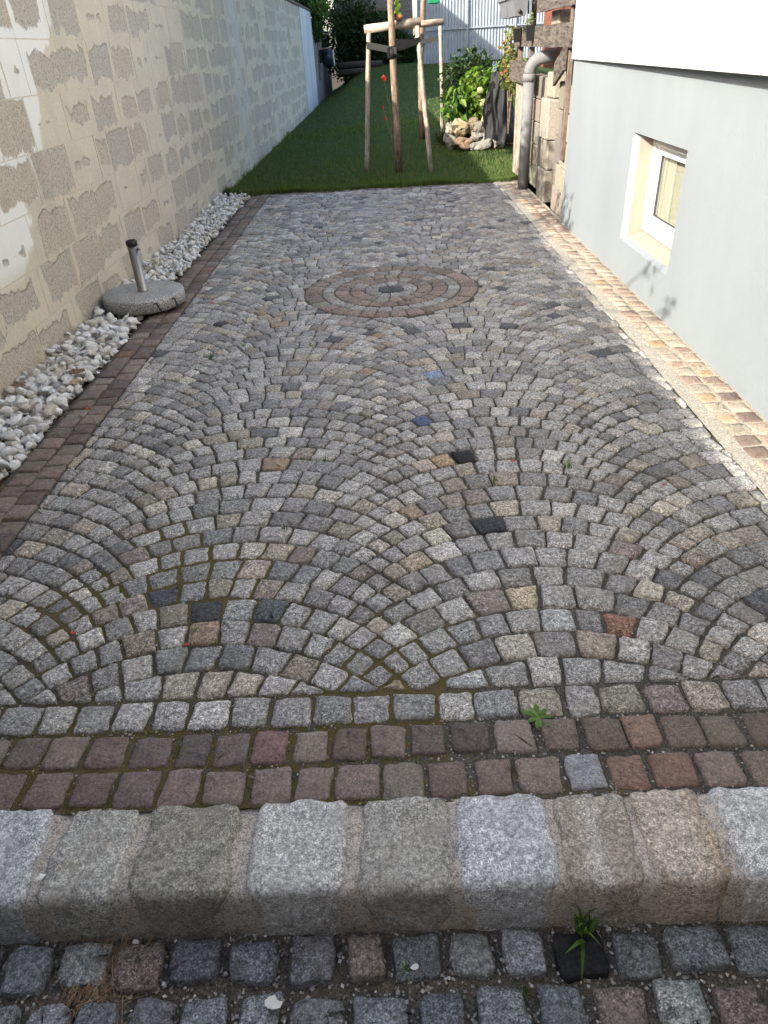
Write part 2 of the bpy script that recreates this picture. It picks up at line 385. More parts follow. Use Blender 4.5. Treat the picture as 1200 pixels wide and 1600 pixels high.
def grey_tint():
    r = random.random()
    if r < .61: b = (.285, .273, .254); c = jit(b, .16, .004)
    elif r < .70: c = jit((.205, .20, .193), .14, .004)
    elif r < .84: c = jit((.37, .352, .322), .12, .004)
    elif r < .93: c = jit((.31, .272, .22), .14, .008)
    elif r < .965: c = jit((.40, .365, .30), .1, .008)
    elif r < .985: c = jit((.25, .212, .185), .1, .008)
    elif r < .988: c = (.29, .215, .15)
    else: c = (.09, .09, .095)
    return c
def brown_tint():
    r = random.random()
    if r < .55: return jit((.178, .140, .120), .14, .006)
    if r < .84: return jit((.198, .165, .138), .12, .008)
    if r < .96: return jit((.145, .115, .104), .12, .006)
    return jit((.22, .14, .10), .1, .008)
def sunlit_brown_tint():  # same brown stone, tinted warm and light for the sun falling on it
    r = random.random()
    if r < .40: return jit((.30, .225, .175), .14, .008)
    if r < .80: return jit((.30, .255, .20), .12, .008)
    if r < .93: return jit((.20, .15, .125), .12, .008)
    return jit((.36, .25, .16), .1, .008)
def wall_quad(cx, cy, wx, wy, r=.004):
    return [(cx + sx * wx / 2 + rnd(-r, r), cy + sy * wy / 2 + rnd(-r, r)) for sx, sy in ((-1, -1), (1, -1), (1, 1), (-1, 1))]
def vnoise(x, y, s, seed=0): return mnoise.noise(Vector((x * s, y * s, seed * 7.3)))
def bed_grid(name, x0, x1, y0, y1, step, z, m, amp=.002, parent=None, moss=False):
    nx = max(2, int((x1 - x0) / step) + 1); ny = max(2, int((y1 - y0) / step) + 1); V = []; ms = []
    for j in range(ny):
        for i in range(nx):
            x = x0 + (x1 - x0) * i / (nx - 1); y = y0 + (y1 - y0) * j / (ny - 1); mv = 0
            if moss:
                mv = .43 + .60 * vnoise(x, y, 1.9, 3) - .12 * max(0, y - 1.25) - .35 * max(0, x + .1) + .12 * max(0, -x) - (.2 if y > 1.75 else 0)
                ms.append(mv)
            V.append((x, y, z + amp * (vnoise(x, y, 45) + .6 * vnoise(x, y, 14, 2)) + (.0055 * max(0, min(1, (mv - .35) * 4)) if moss else 0)))
    F = [(j * nx + i, j * nx + i + 1, (j + 1) * nx + i + 1, (j + 1) * nx + i) for j in range(ny - 1) for i in range(nx - 1)]
    return mesh(name, V, F, m, parent, moss=ms if moss else None)

# ------------------------------------------------------------------ ground, street
g = mesh('ground', [(-900, -900, -.4), (900, -900, -.4), (900, 900, -.4), (-900, 900, -.4)], [(0, 1, 2, 3)], M['soil'], smooth=False)
tag(g, 'bare ground around the plots', 'ground', kind='structure')
street = bed_grid('street', -3, 3, -4, .80, .05, -.165, M['street_bed'], .004)
tag(street, 'grey cobbled street with gritty joints below the kerb', 'street', kind='structure')
it = []
for r, yc in enumerate((.688, .582, .478, .375)):
    x = -1.45 + rnd(0, .05)
    while x < 1.45:
        w = rnd(.086, .112); cx = x + w / 2
        black = r == 0 and abs(cx - .305) < .05
        t = (.012, .012, .014) if black else (jit((.19, .15, .13)) if random.random() < .12 else jit((.185, .19, .198), .17, .01) if random.random() < .8 else jit((.26, .26, .25), .1, .01))
        it.append((stone(wall_quad(cx, yc + rnd(-.006, .006), w, .092, .006), -.14 + rnd(-.006, .006), .06, .004, .02, True, .003, .004 if not black else .0), t)); x += w + rnd(.008, .02)
place_stones(it, 'cobble', M['granite'], street)

# ------------------------------------------------------------------ kerb
V = []; F = []; nx = 300; prof = [(.749, -.30), (.749, -.22), (.748, -.15), (.749, -.10), (.750, -.05), (.753, -.026), (.764, -.014), (.79, -.010), (.83, -.008), (.87, -.009), (.91, -.010), (.95, -.013)]
for i in range(nx + 1):
    x = -2.2 + 3.76 * i / nx
    for yy, zz in prof: V.append((x, yy + .006 * mnoise.noise(Vector((x * 40, yy * 40, zz * 40))), zz + .010 * mnoise.noise(Vector((x * 26, yy * 26 + 9, zz * 26)))))
npf = len(prof); F = [(i * npf + j, (i + 1) * npf + j, (i + 1) * npf + j + 1, i * npf + j + 1) for i in range(nx) for j in range(npf - 1)]
kerb = mesh('kerb', V, F, m_bed('pink_mortar', (.42, .375, .32), (.56, .52, .46), False))
tag(kerb, 'kerb of big rough granite stones set in pale mortar', 'kerb', kind='structure')
KS = [(-1.62, -1.44, (0.36, 0.36, 0.348)), (-1.41, -1.24, (0.3, 0.288, 0.24)), (-1.21, -1.03, (0.408, 0.408, 0.396)), (-1.00, -.808, (0.414, 0.422, 0.432)), (-.775, -.615, (0.342, 0.33, 0.294)), (-.588, -.388, (0.222, 0.21, 0.17)), (-.345, -.148, (0.444, 0.438, 0.42)),
      (-.116, .074, (0.294, 0.282, 0.25)), (.088, .287, (0.444, 0.454, 0.462)), (.306, .458, (0.282, 0.24, 0.192)), (.480, .622, (0.432, 0.372, 0.294)), (.650, .82, (0.48, 0.48, 0.468)), (.85, 1.02, (.3, .29, .27)), (1.05, 1.24, (.34, .33, .31)), (1.27, 1.5, (.28, .28, .27))]
for k, (x0, x1, t) in enumerate(KS):
    x0 -= .004; x1 += .004; t = tuple(1.1 * (.72 * a + .28 * b) for a, b in zip(t, (.35, .33, .295)))
    bm = bmesh.new(); bmesh.ops.create_cube(bm, size=1); bmesh.ops.subdivide_edges(bm, edges=bm.edges[:], cuts=13, use_grid_fill=True)
    cx = (x0 + x1) / 2; tw = rnd(-.02, .02); lft = rnd(-.003, .004)
    for v in bm.verts:
        c = v.co * 2; d = Vector((abs(c.x) ** 14, abs(c.y) ** 14, abs(c.z) ** 14)); L = (d.x + d.y + d.z)
        q = Vector((c.x, c.y, c.z)) / (max(L, 1e-6) ** (1 / 14)) * max(abs(c.x), abs(c.y), abs(c.z)) if L > 0 else c
        q = Vector((math.copysign(min(abs(q.x), 1), q.x), q.y, q.z))
        kk = max(1, (abs(q.x) ** 7 + abs(q.y) ** 7) ** (1 / 7)); q = Vector((q.x / kk, q.y / kk, q.z))
        x = cx + q.x * (x1 - x0) / 2 * (1 - .05 * q.y * rnd(.2, .4)) + tw * q.y * .3; y = .852 + q.y * .107; z = -.15 + q.z * .15
        nn = mnoise.noise(Vector((x * 16 + k * 5, y * 16, z * 16))) * .008 + mnoise.noise(Vector((x * 55 + k, y * 55, z * 55))) * .004 + mnoise.noise(Vector((x * 120 + k, y * 120, z * 120))) * .0018
        v.co = (x + nn * q.x, y + nn * q.y * .8, z + nn * .75 * q.z + lft)
    V = [tuple(v.co) for v in bm.verts]; bm.verts.ensure_lookup_table(); F = [tuple(v.index for v in f.verts) for f in bm.faces]; bm.free()
    T = np.array([t] * len(V)); Va = np.array(V)
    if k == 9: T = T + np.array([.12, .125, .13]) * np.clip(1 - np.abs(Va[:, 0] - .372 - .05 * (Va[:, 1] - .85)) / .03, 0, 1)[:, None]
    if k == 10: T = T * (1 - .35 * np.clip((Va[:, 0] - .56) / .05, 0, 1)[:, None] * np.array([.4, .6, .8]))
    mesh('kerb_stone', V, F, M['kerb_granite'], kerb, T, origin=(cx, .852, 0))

# ------------------------------------------------------------------ front border rows
fb = bed_grid('front_border', -1.62, 1.60, .945, 1.168, .012, -.0125, M['bed'], .003, moss=True)
tag(fb, 'two rows of purple brown stones behind the kerb', 'border', kind='structure')
it = []
for r, (yc, h) in enumerate(((1.003, .096), (1.110, .096))):
    x = -1.6
    while x < 1.56:
        w = rnd(.083, .104); cx = x + w / 2; t = brown_tint()
        for ox, orow, oc in ((.50, 0, (.22, .145, .108)), (.405, 0, (.27, .27, .28)), (.60, 0, (.2, .13, .1)), (.565, 1, (.24, .165, .12)), (-.36, 1, (.21, .13, .12))):
            if r == orow and abs(cx - ox) < .047: t = oc
        yy = yc + .0035 * math.sin(cx * 4) + rnd(-.003, .003)
        it.append((stone(wall_quad(cx, yy, w, h, .005), rnd(-.003, .003), .06, .002, .013, True, .0026, .002), t)); x += w + rnd(.006, .013)
place_stones(it, 'brick', M['porphyry'], fb)

# ------------------------------------------------------------------ driveway of fan-laid setts
dv = bed_grid('driveway', -1.40, 1.305, 1.164, 3.2, .016, -.0115, M['bed'], .003, moss=True)
tag(dv, 'driveway of small grey granite setts laid in fans', 'driveway', kind='structure')
b2 = bed_grid('joint_bed', -1.40, 1.305, 3.2, 9.0, .05, -.0105, M['bed'], .002, dv, True)
it = []
x = -1.385
while x < 1.29:
    w = rnd(.082, .108); w = min(w, 1.30 - x)
    if w > .03: it.append((stone(wall_quad(x + w / 2, 1.215 + rnd(-.003, .003), w, .092, .005), rnd(-.003, .003), .05, .001, .013, True, .003), grey_tint()))
    x += w + rnd(.004, .012)
MC = (0.0, 4.90); MR = .60
XL, XR = -1.388, 1.306
SPECIAL = [(.305, 2.52, (.012, .012, .013)), (.295, 2.03, (.035, .036, .04)), (.085, 2.86, (.07, .09, .16)), (.245, 3.34, (.22, .26, .36)), (.335, 1.62, (.43, .36, .25)), (.61, 1.48, (.22, .12, .08)),
           (.18, 2.48, (.36, .26, .16)), (.06, 1.86, (.34, .28, .2)), (-.25, 1.4, (.25, .21, .17)), (.02, 2.12, (.30, .23, .16)), (-.74, 1.68, (.07, .07, .08)), (-.6, 1.58, (.05, .05, .055)), (-.37, 1.56, (.09, .095, .1)),
           (.55, 1.42, (.29, .24, .19)), (.42, 1.52, (.36, .36, .34)), (.15, 1.34, (.38, .38, .37)), (-.55, 1.92, (.42, .39, .33)), (-.42, 1.87, (.34, .30, .23)), (.75, 1.9, (.31, .28, .22)), (-1.05, 4.3, (.05, .05, .055)), (.45, 4.1, (.06, .06, .07))]
cols = (-1.505, -.555, .395, 1.345); HW = .475; R = HW / math.sin(math.pi / 4); p = .0995
nk = int((9.3 - .9) / p); S1 = R * math.pi / 4; hs = p * .7071 / 2
yk = []; y = 1.268 - 2 * p
for k in range(nk): yk.append(y); y += p * (1 if k < 2 else rnd(.95, 1.05))
used = set(); corners = []
def add_sett(q):
    for cl in ((1, 0, XR), (-1, 0, -XL), (0, -1, -1.268), (0, 1, 8.985)):
        if q: q = clip(q, *cl)
    if len(q) < 3 or abs(area(q)) < .0012: return
    c = cen(q); dd = math.hypot(c[0] - MC[0], c[1] - MC[1])
    if dd < MR - .012: return
    if dd < MR + .15: q = [(a, b) if math.hypot(a - MC[0], b - MC[1]) > MR else (MC[0] + (a - MC[0]) * MR / math.hypot(a - MC[0], b - MC[1]), MC[1] + (b - MC[1]) * MR / math.hypot(a - MC[0], b - MC[1])) for a, b in q]
    t = grey_tint()
    for ox, oy, oc in SPECIAL:
        if abs(c[0] - ox) < .05 and abs(c[1] - oy) < .05 and (ox, oy) not in used: t = oc; used.add((ox, oy))
    near = c[1] < 3.0; corners.append(q[0])
    it.append((stone(q, rnd(-.004, .004), .05, .0044 if near else .0029, .012 if near else .010, c[1] < 2.6, .0026 if near else .002), t))
def jc(c, a=.004): return (c[0] + rnd(-a, a), c[1] + rnd(-a, a))
for ci, cx in enumerate(cols):
    for k in range(nk - 1):
        h = yk[k + 1] - yk[k]; ym = yk[k] + h / 2
        n = random.choice((10, 11, 11, 12)); wgt = [rnd(.85, 1.2) * (1.12 - .32 * abs(2 * (i + .5) / n - 1) ** 2) for i in range(n)]; tot = sum(wgt)
        e0, e1 = -(S1 - hs), S1 - hs; ss = [e0]
        for w in wgt: ss.append(ss[-1] + (e1 - e0) * w / tot)
        ed = []
        for i, sv in enumerate(ss):
            th = sv / R; ct = math.cos(th); hh = (h * ct + .003) / 2; P = (cx + R * math.sin(th), ym + R * ct - R); N = (math.sin(th), ct); j = rnd(-.006, .006) * (0 < i < n)
            ed.append((jc((P[0] - N[0] * hh + j, P[1] - N[1] * hh), .0025), jc((P[0] + N[0] * hh - j, P[1] + N[1] * hh), .0025)))
        for i in range(n): add_sett([ed[i][0], ed[i + 1][0], ed[i + 1][1], ed[i][1]])
        yv = ym + R * .70711 - R                      # the diamond where two arcs meet
        for xv in ([cx + HW] if ci < 3 else []): add_sett([jc((xv, yv - h / 2)), jc((xv + h / 2, yv)), jc((xv, yv + h / 2)), jc((xv - h / 2, yv))])
place_stones(it, 'sett', M['granite'], dv, 300, (0, 1.0))

# medallion
md = mesh('medallion', *lathe_v([(MR + .02, -.03), (MR + .005, -.0075), (.001, -.0075)], *MC, 40), M['bed'], moss=[.3] * 120, smooth=False)
tag(md, 'round medallion of brown and grey stone rings in the driveway', 'paving medallion', kind='structure')
it = []
for r0, r1, n, kind in ((.09, .185, 11, 'g'), (.188, .288, 17, 'b'), (.291, .39, 22, 'b'), (.393, .478, 28, 'g'), (.481, .600, 34, 'b')):
    a = rnd(0, 1); st = [a + 2 * math.pi * i / n + rnd(-.02, .02) for i in range(n)]; st.append(st[0] + 2 * math.pi)
    for i in range(n):
        q = [(MC[0] + rr * math.cos(aa), MC[1] + rr * math.sin(aa)) for rr, aa in ((r0, st[i]), (r1, st[i]), (r1, st[i + 1]), (r0, st[i + 1]))]
        t = jit((.205, .158, .130), .13, .008) if kind == 'b' else jit((.25, .24, .225), .14, .006)
        if random.random() < .06: t = jit((.26, .24, .2))
        it.append((stone(q, rnd(-.002, .003), .04, .0025, .009, False, .002), t))
for sx in (-1, 1):
    q = [(MC[0] + sx * .003, MC[1] - .085), (MC[0] + sx * .08, MC[1] - .05), (MC[0] + sx * .085, MC[1] + .05), (MC[0] + sx * .003, MC[1] + .085)]
    it.append((stone(q, .001, .04, .002, .012), (.07, .07, .075)))
place_stones([i for i in it if i[0] and i[1][0] > .0], 'sett', M['granite'], md)

# side borders
lb = bed_grid('left_border', -1.62, -1.39, 1.164, 9.0, .03, -.012, M['bed'], .003, moss=True)
tag(lb, 'double row of dark brown stones between driveway and white pebbles', 'border', kind='structure')
it = []
for xc in (-1.548, -1.444):
    y = 1.17
    while y < 8.98:
        h = rnd(.088, .108)
        it.append((stone(wall_quad(xc + rnd(-.003, .003), y + h / 2, .102, h, .004), rnd(-.004, .004), .05, .003, .009, y < 4, .0018), brown_tint())); y += h + rnd(.0, .005)
place_stones(it, 'brick', M['porphyry'], lb)
rb = bed_grid('right_border', 1.307, 1.585, 1.164, 9.0, .02, -.0025, M['sand_bed'], .002)
tag(rb, 'double row of brown stones coloured as sunlit along the house wall', 'border', kind='structure')
bed_grid('grout_strip', 1.298, 1.368, 1.164, 8.99, .011, -.0010, M['grout'], .003, rb)
it = []
for xc in (1.414, 1.511):
    y = 1.17 + rnd(0, .05)
    while y < 8.95:
        h = rnd(.086, .108)
        it.append((stone(wall_quad(xc + rnd(-.003, .003), y + h / 2, .094, h, .004), rnd(-.002, .0025),   .04, .0032, .012, y < 4, .003), sunlit_brown_tint())); y += h + rnd(.0, .005)
place_stones(it, 'brick', M['porphyry'], rb)
fe = bed_grid('far_border', -1.95, 1.62, 8.99, 9.16, .05, -.012, M['soil'], .003)
tag(fe, 'narrow row of brown stones where driveway meets lawn', 'border', kind='structure')
it = []; x = -1.9
while x < 1.56:
    w = rnd(.085, .11); it.append((stone(wall_quad(x + w / 2, 9.045, w, .092, .004), rnd(-.004, .002), .04, .003, .01), brown_tint())); x += w + .004
place_stones(it, 'brick', M['porphyry'], fe)

# ------------------------------------------------------------------ grit in the joints
def pebbles(name, n, box, z, smin, smax, cols, parent):
    V = []; F = []; T = []
    base = np.array([(1, 0, 0), (-.9, .1, 0), (.1, 1, 0), (0, -.9, .1), (0, 0, .8), (.1, 0, -.8)])
    fc = [(0, 2, 4), (2, 1, 4), (1, 3, 4), (3, 0, 4), (2, 0, 5), (1, 2, 5), (3, 1, 5), (0, 3, 5)]
    for _ in range(n):
        x = rnd(box[0], box[1]); y = box[2] + (box[3] - box[2]) * random.random() ** 1.3; s = rnd(smin, smax); a = rnd(0, 6.28)
        q = base * np.array([s, s * rnd(.6, 1), s * rnd(.5, .9)]) * NR.uniform(.75, 1.25, (6, 3)); ca, sa = math.cos(a), math.sin(a)
        q = np.stack([q[:, 0] * ca - q[:, 1] * sa + x, q[:, 0] * sa + q[:, 1] * ca + y, q[:, 2] + z + rnd(-.001, .002)], 1)
        k = len(V); V += q.tolist(); F += [tuple(i + k for i in f) for f in fc]; T += [jit(random.choice(cols), .15)] * 6
    return tag(mesh(name, V, F, M['grit'], parent, T, smooth=False), kind='stuff')
LG = [(.34, .32, .28), (.24, .22, .19), (.46, .44, .40), (.15, .13, .11)]
pebbles('grit', 5200, (-1.1, 1.0, .45, .76), -.160, .0025, .006, LG, street)
pebbles('grit', 2600, (-1.3, 1.3, .945, 1.17), -.009, .002, .0045, LG, fb)
pebbles('moss', 9000, (-1.1, -.02, .95, 1.75), -.0062, .0015, .0034, [(.085, .085, .022), (.12, .11, .03), (.13, .095, .04), (.06, .06, .02)], dv)
pebbles('grit', 5000, (-1.38, 1.3, 1.16, 3.4), -.0085, .002, .0045, LG, dv)

# ------------------------------------------------------------------ left wall of concrete blocks
WX = -1.96; WT = 2.325
wall = MB().box(-2.25, WX - .0012, -3, 21.2, -.3, WT - .01).build('block_wall', M['smear'], smooth=False)
tag(wall, 'long grey concrete block wall with smeared pale mortar', 'wall')
lev = [-.05, .214, .476, .738, 1.003, 1.268, 1.533, 1.80, 2.066, WT]
blocks = []
for r in range(9):
    z0, z1 = lev[r] + .003, lev[r + 1] - .003; y = 1.2 + (.27 if r % 2 else 0) + rnd(-.04, .04)
    while y < 21.1:
        L = rnd(.47, .53) if random.random() < .86 else .25
        y1 = min(y + L, 21.18)
        if y1 - y > .1: blocks.append((y, y1, z0, z1))
        y = y1 + rnd(.006, .016)
blocks.sort(key=lambda b: b[0]); rest = MB(); ruv = []
def block_geo(y0, y1, z0, z1):
    xf = WX + rnd(.0, .0022); s = .0
    V = [(xf, y0, z0), (xf, y1, z0), (xf, y1, z1), (xf, y0, z1), (WX - .05, y0, z0), (WX - .05, y1, z0), (WX - .05, y1, z1), (WX - .05, y0, z1)]
    F = [(0, 1, 2, 3), (0, 4, 5, 1), (1, 5, 6, 2), (2, 6, 7, 3), (3, 7, 4, 0)]
    uvq = [(0, 0), (1, 0), (1, 1), (0, 1)] + [(0, 0)] * 16
    sm = max(0, min(1.6, random.choice((.0, .15, .3, .4, .5, .65, .85, 1.5)) + rnd(-.1, .1)))
    return V, F, uvq, (sm, random.random(), random.random())
for k, b in enumerate(blocks):
    V, F, u, t = block_geo(*b)
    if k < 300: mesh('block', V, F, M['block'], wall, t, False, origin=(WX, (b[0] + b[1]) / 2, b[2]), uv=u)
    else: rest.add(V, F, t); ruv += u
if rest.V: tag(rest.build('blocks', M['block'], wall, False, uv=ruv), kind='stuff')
mesh('coping', *box_v(-2.3, WX + .03, 15.5, 25.2, WT - .008, WT + .05, .01), M['coping'], wall, smooth=False)

# ------------------------------------------------------------------ house on the right
HX = 1.565; HY = 6.75
house = thing('house', 'white house with pale grey plinth and one small basement window', 'house', (HX, 2, 0))
wy0, wy1, wz0, wz1 = 4.05, 4.98, .235, .872
ys = [-4, wy0, wy1, HY]; zs = [-.3, wz0, wz1, 1.30]
V = [(HX, y, z) for z in zs for y in ys]; F = []
for j in range(3):
    for i in range(3):
        if (i, j) != (1, 1): F.append((j * 4 + i, (j + 1) * 4 + i, (j + 1) * 4 + i + 1, j * 4 + i + 1))
ci_ = 0.035; cy_ = .05; k = len(V)    # splayed outer reveal
o4 = [(wy0, wz0), (wy1, wz0), (wy1, wz1), (wy0, wz1)]; i4 = [(wy0 + cy_, wz0 + .02), (wy1 - cy_, wz0 + .02), (wy1 - cy_, wz1 - .012), (wy0 + cy_, wz1 - .012)]
V += [(HX, a, b) for a, b in o4] + [(HX + ci_, a, b) for a, b in i4]
F += [(k + i, k + 4 + i, k + 4 + (i + 1) % 4, k + (i + 1) % 4) for i in range(4)]
k = len(V); V += [(HX, HY, -.3), (9, HY, -.3), (9, HY, 1.3), (HX, HY, 1.3), (HX, -4, -.3), (9, -4, -.3), (9, -4, 1.3), (HX, -4, 1.3)]
F += [(k, k + 1, k + 2, k + 3), (k + 4, k + 7, k + 6, k + 5), (k + 1, k + 5, k + 6, k + 2)]
mesh('plinth', V, F, M['plinth'], house, smooth=False)
zb = 1.237; xn = HX - .20; xf = HX - .02   # the upper render leans out more towards the street
V = [(xn, -4, zb - .02), (xf, HY + .012, zb), (9, HY + .012, zb), (9, -4, zb - .02), (xn, -4, 5.6), (xf, HY + .012, 5.6), (9, HY + .012, 5.6), (9, -4, 5.6)]
mesh('wall', V, [(0, 1, 2, 3), (0, 4, 5, 1), (1, 5, 6, 2), (2, 6, 7, 3), (3, 7, 4, 0), (4, 7, 6, 5)], M['white_render'], house, smooth=False)
V = [(1.2, -4.3, 5.55), (1.2, 7.05, 5.55), (5.2, 7.05, 8.2), (5.2, -4.3, 8.2), (9.3, 7.05, 5.55), (9.3, -4.3, 5.55)]
mesh('roof', V + [(x, y, z + .18) for x, y, z in V], [(0, 1, 2, 3), (3, 2, 4, 5), (6, 9, 8, 7), (9, 11, 10, 8), (0, 6, 7, 1), (1, 7, 8, 2), (2, 8, 10, 4), (4, 10, 11, 5), (5, 11, 9, 3), (3, 9, 6, 0)], M['roof'], house, smooth=False)
# window: cream reveal, frame, sash, pane, blind
FX = HX + .112
a0, a1, b0, b1 = wy0 + cy_, wy1 - cy_, wz0 + .02, wz1 - .012
V = [(HX + ci_, a0, b0), (HX + ci_, a1, b0), (HX + ci_, a1, b1), (HX + ci_, a0, b1), (FX + .06, a0, b0 + .045), (FX + .06, a1, b0 + .045), (FX + .06, a1, b1), (FX + .06, a0, b1)]
win = mesh('window', V, [(0, 4, 5, 1), (1, 5, 6, 2), (2, 6, 7, 3), (3, 7, 4, 0)], M['cream'], house, smooth=False)
def ring(x0, x1, y0, y1, z0, z1, w, b=.006):
    m = MB()
    m.box(x0, x1, y0, y0 + w, z0 + w, z1 - w, None, b); m.box(x0, x1, y1 - w, y1, z0 + w, z1 - w, None, b)
    m.box(x0 - .0007, x1, y0, y1, z0, z0 + w, None, b); m.box(x0 - .0007, x1, y0, y1, z1 - w, z1, None, b); return m
zf0 = b0 + .047
ring(FX, FX + .055, a0 + .003, a1 - .003, zf0, b1 - .004, .05).build('frame', M['white_pvc'], win, False)
ring(FX + .014, FX + .06, a0 + .045, a1 - .045, zf0 + .042, b1 - .046, .058).build('sash', M['white_pvc'], win, False)
ring(FX + .034, FX + .05, a0 + .1, a1 - .1, zf0 + .097, b1 - .101, .006, .001).build('gasket', M['gasket'], win, False)
mesh('pane', *box_v(FX + .040, FX + .046, a0 + .1, a1 - .1, zf0 + .098, b1 - .102), M['glass'], win, smooth=False)
for k in range(9):
    yv = a0 + .05 + k * (a1 - a0 - .1) / 9
    mesh('blind_slat', *box_v(FX + .066 + .006 * (k % 2), FX + .070 + .006 * (k % 2), yv, yv + .1, zf0 + .05, b1 - .06), M['blind'], win, smooth=False)

# ------------------------------------------------------------------ lawn
def sst(a, b, x): t = max(0, min(1, (x - a) / (b - a))); return t * t * (3 - 2 * t)
def zl(x, y): return .06 * max(0, y - 14) * sst(-2.1, -.2, x) - .01 + .012 * vnoise(x, y, .9)
nx, ny = 40, 90; V = [(-2.3 + 12.3 * i / (nx - 1), 9.10 + 26 * j / (ny - 1), 0) for j in range(ny) for i in range(nx)]; V = [(x, y, zl(x, y) - (.012 if y < 9.2 else 0)) for x, y, _ in V]
lawn = mesh('lawn', V, [(j * nx + i, j * nx + i + 1, (j + 1) * nx + i + 1, (j + 1) * nx + i) for j in range(ny - 1) for i in range(nx - 1)], M['lawn'])
tag(lawn, 'dark green lawn beyond the driveway', 'lawn', kind='structure')
def blades(name, X, Y, Z, H, Wd, cols, label, parent=None):
    n = len(X); a = NR.uniform(0, 6.283, n); l = NR.uniform(0, 6.283, n); lean = NR.uniform(.1, .75, n) * H
    V = np.zeros((n, 3, 3)); V[:, 0] = np.stack([X - np.cos(a) * Wd, Y - np.sin(a) * Wd, Z], 1); V[:, 1] = np.stack([X + np.cos(a) * Wd, Y + np.sin(a) * Wd, Z], 1)
    V[:, 2] = np.stack([X + np.cos(l) * lean, Y + np.sin(l) * lean, Z + H], 1)
    c = np.array(cols)[NR.integers(0, len(cols), n)] * NR.uniform(.7, 1.3, (n, 1)); T = np.repeat(c, 3, 0)
    return tag(mesh(name, V.reshape(-1, 3), [(3 * i, 3 * i + 1, 3 * i + 2) for i in range(n)], M['blade'], parent, T, False), label, 'grass', kind='stuff')
n1 = 42000; Y = 9.11 + 7 * NR.random(n1) ** 1.7; X = NR.uniform(-1.95, 2.3, n1)
n2 = 26000; Y2 = NR.uniform(15, 28, n2); X2 = NR.uniform(-1.9, 4.5, n2)
X = np.concatenate([X, X2]); Y = np.concatenate([Y, Y2]); n3 = 7000; X = np.concatenate([X, NR.uniform(-1.95, 1.6, n3)]); Y = np.concatenate([Y, 9.15 - np.abs(NR.normal(0, .035, n3)) * (1 + .8 * np.sin(X[-n3:] * 7))])
Z = np.array([zl(a, b) for a, b in zip(X, Y)]) - .004
hf = np.array([1 + .5 * vnoise(a, b, 2.2, 5) for a, b in zip(X, Y)]); edge = 1 + 1.2 * np.exp(-(X - WX) / .12) + .5 * np.exp(-(Y - 9.1) / .1)
blades('grass', X, Y, Z, NR.uniform(.022, .055, len(X)) * hf * edge, NR.uniform(.0025, .005, len(X)) * (1 + (Y > 15) * .8), [(.06, .112, .022), (.08, .142, .027), (.10, .16, .036), (.155, .155, .055)], 'short mown grass blades of the lawn')

# ------------------------------------------------------------------ white pebbles along the wall
gs = bed_grid('gravel_strip', WX - .01, -1.60, 1.164, 9.0, .04, -.03, M['soil'], .008)
tag(gs, 'strip of white pebbles along the block wall', 'gravel strip', kind='structure')
gv = []
for k in range(14):
    bm = bmesh.new(); f = (1, rnd(.62, .95), rnd(.5, .75))
    for _ in range(15):
        v = Vector((random.gauss(0, 1), random.gauss(0, 1), random.gauss(0, 1))).normalized() * rnd(.86, 1.08); bm.verts.new((v.x * f[0], v.y * f[1], v.z * f[2]))
    h = bmesh.ops.convex_hull(bm, input=bm.verts[:]); bmesh.ops.delete(bm, geom=[e for e in h['geom_interior'] if isinstance(e, bmesh.types.BMVert)], context='VERTS')
    bmesh.ops.bevel(bm, geom=bm.edges[:], offset=.1, segments=1, affect='EDGES')
    bm.verts.ensure_lookup_table(); bm.verts.index_update(); V = np.array([tuple(v.co) for v in bm.verts]); F = [tuple(v.index for v in fc.verts) for fc in bm.faces]; bm.free()
    me = bpy.data.meshes.new('white_pebble'); me.from_pydata(V.tolist(), [], F); me.materials.append(M['gravel'])
    t = jit(random.choice(((.72, .71, .69), (.64, .635, .62), (.74, .73, .70), (.58, .575, .56), (.70, .69, .67), (.52, .48, .41))), .04, .005)
    a = me.attributes.new('tint', 'FLOAT_COLOR', 'POINT'); a.data.foreach_set('color', np.array([(*t, 1)] * len(V), dtype=np.float32).ravel())
    gv.append((me, V, F, t))
UB = (-1.668, 4.765)
spots = []
for layer in range(3):
    y = 2.25
    while y < 8.97:
        x = WX + .03
        while x < -1.625:
            px, py = x + rnd(-.018, .018), y + rnd(-.018, .018)
            r = random.choice((rnd(.012, .02), rnd(.02, .034), rnd(.02, .034), rnd(.028, .042))) * (.85 if py > 5 else 1.08)
            if layer == 2 and random.random() < .45: x += .055; continue
            keep = math.hypot(px - UB[0], py - UB[1]) > .30 or (layer == 0)
            if keep and px + r * .8 < -1.598 and px - r > WX - .004: spots.append((px, py, -.014 + layer * .019 + max(0, (-1.62 - px)) * .06 * layer + rnd(-.004, .006), r))
            x += rnd(.045, .062)
        y += rnd(.042, .056)
spots.sort(key=lambda s: s[1] - s[2] * 6); rest = MB()
for k, (px, py, pz, r) in enumerate(spots):
    me, V, F, t = random.choice(gv); rot = Euler((rnd(-.5, .5), rnd(-.5, .5), rnd(0, 6.28)))
    if k < 300:
        o = link('white_pebble', me, gs, (px, py, pz)); o.rotation_euler = rot; o.scale = (r * 1.15,) * 3
    else:
        A = np.array(rot.to_matrix()); rest.add((V * r * 1.15) @ A.T + np.array([px, py, pz]), F, t)
tag(rest.build('white_pebbles', M['gravel'], gs, False), kind='stuff')

